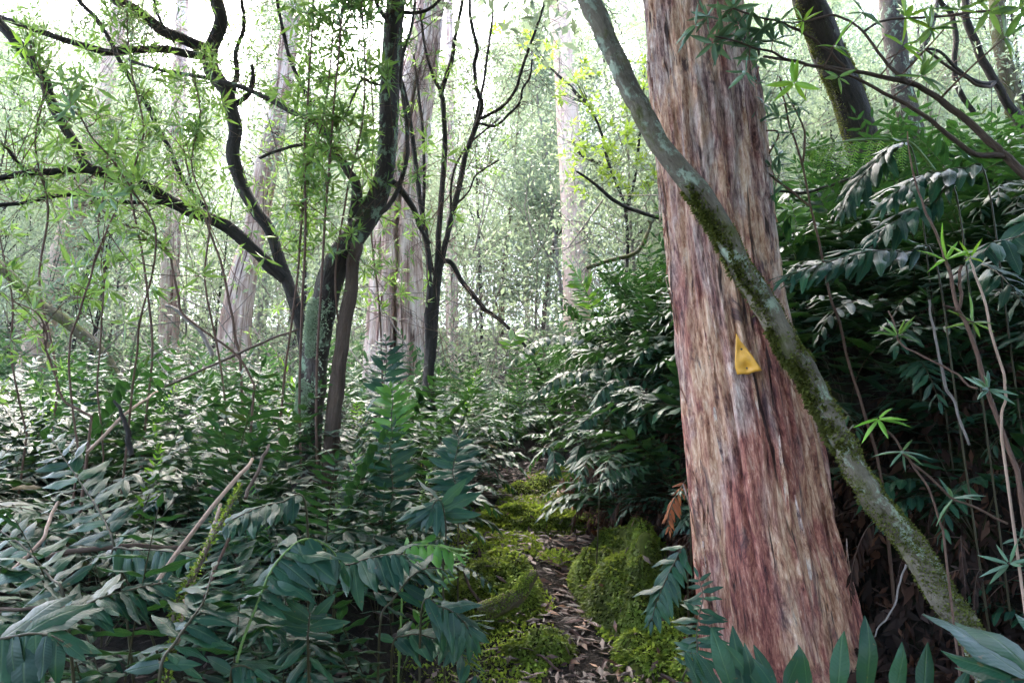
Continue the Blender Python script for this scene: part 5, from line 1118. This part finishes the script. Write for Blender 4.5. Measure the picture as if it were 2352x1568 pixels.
def bgscatter(n, yr, xw, gap, kinds, label, group, name, sc=(.8, 1.2), rej=None):
    c = 0
    for _ in range(n*40):
        if c >= n: break
        y = yr[0]+(yr[1]-yr[0])*rt.random(); x = rt.uniform(-1, 1)*(.72*y+xw)
        if any((x-a)**2+(y-b)**2 < gap*gap for a, b in pos): continue
        if (rej and rej(x, y)) or not clear(x, y, 75): continue
        pos.append((x, y)); c += 1
        place_tree(BT[kinds[int(rt.integers(len(kinds)))]], x, y, rt.uniform(0, 6.28), rt.uniform(*sc), name, label, group)
bgscatter(32, (8.5, 14), 1, .9, (4, 2), 'slim grey understory tree with small leaves among the middle trunks', 'understory trees on the middle slope', 'understory_tree', (.6, .95), lambda x, y: abs(x+.4) < .7)
bgscatter(75, (14, 24), 2, 1.0, (0, 2, 4, 5), 'slender small-leaved tree in the hazy forest behind', 'slender trees of the far forest', 'understory_tree', (.75, 1.15))
bgscatter(105, (24, 48), 3, 1.2, (0, 1, 3, 5), 'tall hazy tree far up the hillside', 'tall trees far up the hillside', 'forest_tree', (.85, 1.25))
def shade_crown(t, c, rad, n, seed):  # crown added above the frame to shade the near slope
    r = np.random.default_rng(seed); c = np.array(c, float); br = MB(); cr = MB(); b0 = np.array(t.location)+np.array((0, 0, .0)); top = c-np.array((0, 0, rad*.5)); B = []
    for k in range(16):
        e = c+r.normal(0, .55, 3)*rad*np.array((1, 1, .5)); tube(br, catmull([top, (top+e)/2+r.normal(0, .15*rad, 3), e], 8), np.linspace(.05, .01, 8), 5); B.append(e)
        for _ in range(4): q = e+r.normal(0, .3, 3)*rad*np.array((1, 1, .5)); tube(br, np.array([e, (e+q)/2, q]), np.array([.012, .008, .004]), 3); B.append(q)
    B = np.array(B); i = r.integers(0, len(B), n); P = B[i]+r.normal(0, .3, (n, 3)); l = r.uniform(.1, .2, n)
    leaves(cr, P, r.normal(0, 1, (n, 3)), r.normal(0, .6, (n, 3))+np.array((0, 0, 1.)), l, l*.35, (L4, T4))
    tag(obj('branches', br, M['darkbark'], t), kind='stuff'); tag(obj('crown', cr, M['bgleaf'], t), kind='stuff')  # boughs and leaves put overhead to block light
shade_crown(trunkA, (.6, 3.0, 8.6), 2.8, 22000, 1)
shade_crown(mossy_big, (.9, 5.0, 7.6), 2.2, 12000, 2)
shade_crown(lich, (-1.3, 3.6, 7.4), 2.2, 20000, 3)  # added between the sun and the lower left ferns as shade
shade_crown(blackwood, (-3.2, 4.0, 7.6), 2.3, 20000, 4)
for k, (x, y, q) in enumerate([(3.6, 1.6, 0), (4.6, .2, 5), (2.6, -1.6, 0), (.8, -2.6, 5), (-1.2, -3.4, 2), (4.0, -3.2, 1), (-3.4, -2.4, 0), (1.8, -5, 1), (6.2, 2.6, 5), (-1.0, -6.2, 3), (7.5, 5.2, 1), (6.0, -1.0, 5), (8.5, 1.0, 1)]):  # out-of-frame trees, added to keep sky light off the foreground
    tt = place_tree(BT[q], x, y, k*1.3, 1.0, 'understory_tree', 'unseen small-leaved tree added out of frame to block sky light', 'unseen trees added to block sky light')
    if k == 4: shade_crown(tt, (-1.2, 1.0, 6.6), 2.4, 18000, 31)
    if k in (2, 3, 6, 0): shade_crown(tt, {2: (1.6, -.3, 7.0), 3: (.2, .2, 7.6), 6: (-2.6, .4, 7.4), 0: (3.0, 2.6, 7.2)}[k], 2.9, 20000, 20+k)  # leaf masses hung over the camera for shade, away from their trunks
# tangle of grey twigs between the trunks
def tangle():
    mb = MB(); r = np.random.default_rng(4); n = 2600; y = r.uniform(7.5, 20, n); x = r.uniform(-1, 1, n)*(.74*y+1); z = ground(x, y)+r.uniform(.1, 3.2, n)*r.random(n)
    for k in range(n):
        if not clear(x[k], y[k], 45) and r.random() < .75: continue
        L = r.uniform(.4, 1.6); d = unit(r.normal(0, 1, 3)+np.array((0, 0, .7))); p = np.array((x[k], y[k], z[k])); m = p+d*L*.5+r.normal(0, .12*L, 3)
        tube(mb, np.array([p, m, p+d*L+r.normal(0, .15*L, 3)]), np.array([.008, .006, .003])*r.uniform(.5, 1.5), 3, cap=False)
    tag(obj('twig_tangle', mb, M['greytwig']), 'tangle of bare grey twigs between the far trunks', 'twigs', kind='stuff')
tangle()
def undergrowth():
    mb = MB(); r = np.random.default_rng(14); nc = 2600; y = 9+(40-9)*r.random(nc)**1.3; x = r.uniform(-1, 1, nc)*(.75*y+2); h = r.uniform(.4, 3.6, nc)*r.random(nc)**.6; per = 60
    k = np.array([clear(a, b, 60) for a, b in zip(x, y)]); x, y, h = x[k], y[k], h[k]; nc = len(x)
    c = np.stack([x, y, ground(x, y)+h], -1); P = np.repeat(c, per, 0)+r.normal(0, 1, (nc*per, 3))*np.array((.4, .4, .28)); n = len(P); l = r.uniform(.05, .11, n)
    leaves(mb, P, r.normal(0, 1, (n, 3)), r.normal(0, .6, (n, 3))+np.array((0, 0, 1.)), l, l*.45, (L4, T4), np.clip(np.repeat(r.random(nc), per)+r.normal(0, .15, n), 0, 1))
    tag(obj('undergrowth', mb, M['bgleaf']), 'small-leaved undergrowth filling the far hillside', 'undergrowth', kind='stuff')
undergrowth()
def far_band():
    mb = MB(); r = np.random.default_rng(24); nc = 2200; y = r.uniform(36, 60, nc); x = r.uniform(-1, 1, nc)*(.75*y+2); h = r.uniform(.2, 9, nc)*r.random(nc)**.8; per = 45
    c = np.stack([x, y, ground(x, y)+h], -1); P = np.repeat(c, per, 0)+r.normal(0, 1, (nc*per, 3))*np.array((.9, .9, .7)); n = len(P); l = r.uniform(.12, .26, n)
    leaves(mb, P, r.normal(0, 1, (n, 3)), r.normal(0, .6, (n, 3))+np.array((0, 0, 1.)), l, l*.5, (L4, T4), np.clip(np.repeat(r.random(nc), per)+r.normal(0, .15, n), 0, 1))
    tag(obj('undergrowth', mb, M['bgleaf']), 'soft pale foliage along the ridge seen between the trunks', 'undergrowth', kind='stuff')
far_band()

# ================================================================ haze
def haze():
    lo = np.array((-84, -22, -12.)); hi = np.array((84, 112, 52.))
    V = [(lo[0] if i & 1 == 0 else hi[0], lo[1] if i & 2 == 0 else hi[1], lo[2] if i & 4 == 0 else hi[2]) for i in range(8)]
    m = bpy.data.meshes.new('haze'); m.from_pydata(V, [], [(0, 2, 3, 1), (4, 5, 7, 6), (0, 1, 5, 4), (2, 6, 7, 3), (0, 4, 6, 2), (1, 3, 7, 5)]); m.update()
    ma, t = mat_new('haze_air'); v = N(t, 'ShaderNodeVolumePrincipled', inp={'Color': (.95, .97, 1, 1), 'Density': .0005, 'Anisotropy': .2}); o = N(t, 'ShaderNodeOutputMaterial'); t.links.new(v.outputs[0], o.inputs['Volume'])
    tag(link('haze', m, ma), 'pale mist hanging in the forest', 'haze', kind='stuff')
haze()

# ================================================================ labels that single out each member of a group by what it grows beside
MARKS = {'the lichen-covered trunk': (715, 930), 'the dark broken stub': (290, 990), 'the pale split trunk': (905, 760), 'the multi-stemmed tree': (988, 800), 'the yellow marker': (1715, 820),
         'the bright moss mound': (1350, 1300), 'the mossy branch stub': (1240, 1350), 'the leaning mossy stem': (1950, 1040), 'the mossy slanting pole': (230, 830), 'the hazy pink-white trunk': (1310, 400),
         'the bright green rosette': (2170, 600), 'the lower left corner': (0, 1568), 'the upper left corner': (0, 0), 'the left edge': (0, 800), 'the right edge': (2352, 700), 'the long pale stick': (470, 1200), 'the dark leaning trunk': (1930, 180),
         'the foot of the red trunk': (1790, 1500), 'the white-streaked trunk': (545, 740), 'the top of the red trunk': (1590, 20)}
BASE = {'ferns in the lower left thicket': 'dark fern in the lower left thicket', 'ferns along the left path edge': 'fern crowding the left path edge', 'ferns in the left bed': 'fern in the left bed',
        'ferns over the upper path': 'fern over the upper path', 'ferns on the bank left of the red trunk': 'silvery fern arching on the bank', 'ferns on top of the bank': 'fern on the bank top', 'ferns on the right bank': 'dark fern on the right bank',
        'ferns on the upper right bank': 'fern on the upper right bank', 'ferns hanging on the bank face': 'dark fern hanging on the bank face', 'ferns in the right hollow': 'small fern in the right hollow', 'ferns on the middle slope': 'bluish fern on the middle slope', 'withered fronds on the bank': 'withered brown fern on the bank face',
        'withered fronds right': 'withered brown fern at the right', 'understory trees on the middle slope': 'slim understory tree on the middle slope', 'slender trees of the far forest': 'slender far forest tree',
        'tall trees far up the hillside': 'tall hazy hillside tree', 'curled bark pieces on the path': 'curled bark scrap on the path'}
UNITS = 'first second third fourth fifth sixth seventh eighth ninth tenth eleventh twelfth thirteenth fourteenth fifteenth sixteenth seventeenth eighteenth nineteenth'.split()
def ordinal(n):
    if n < 20: return UNITS[n-1]
    tens = ['twent', 'thirt', 'fort', 'fift', 'sixt', 'sevent'][n//10-2]
    return tens+'ieth' if n % 10 == 0 else tens+'y-'+UNITS[n % 10-1]
def relabel():
    pools = {}
    for o in list(COL.objects):
        if o.parent is None and o.get('group') in BASE and not str(o['label']).startswith(('long curled', 'dark bark')):
            p = np.array(o.location)+np.array((0, 0, .45 if 'fern' in o.name else 0.02 if o.type == 'MESH' else 1.5))
            if o.type == 'MESH': p = np.mean([v.co[:] for v in o.data.vertices], axis=0)
            d = depth(p)
            if d < .3: continue
            w = p-CAM; x = 1176+FPX*w[0]/d; y = 784-FPX*(-w[1]*sp+w[2]*cp)/d
            mk = min(MARKS, key=lambda k: (MARKS[k][0]-x)**2+(MARKS[k][1]-y)**2); dist = (MARKS[mk][0]-x)**2+(MARKS[mk][1]-y)**2
            pools.setdefault((o['group'], mk), []).append((dist, o.name, o))
    for (g, mk), L in pools.items():
        L.sort(key=lambda q: q[:2])
        for k, (_, _, o) in enumerate(L):
            o['label'] = BASE[g]+', '+('nearest ' if k == 0 else ordinal(k+1)+' nearest ')+mk
relabel()
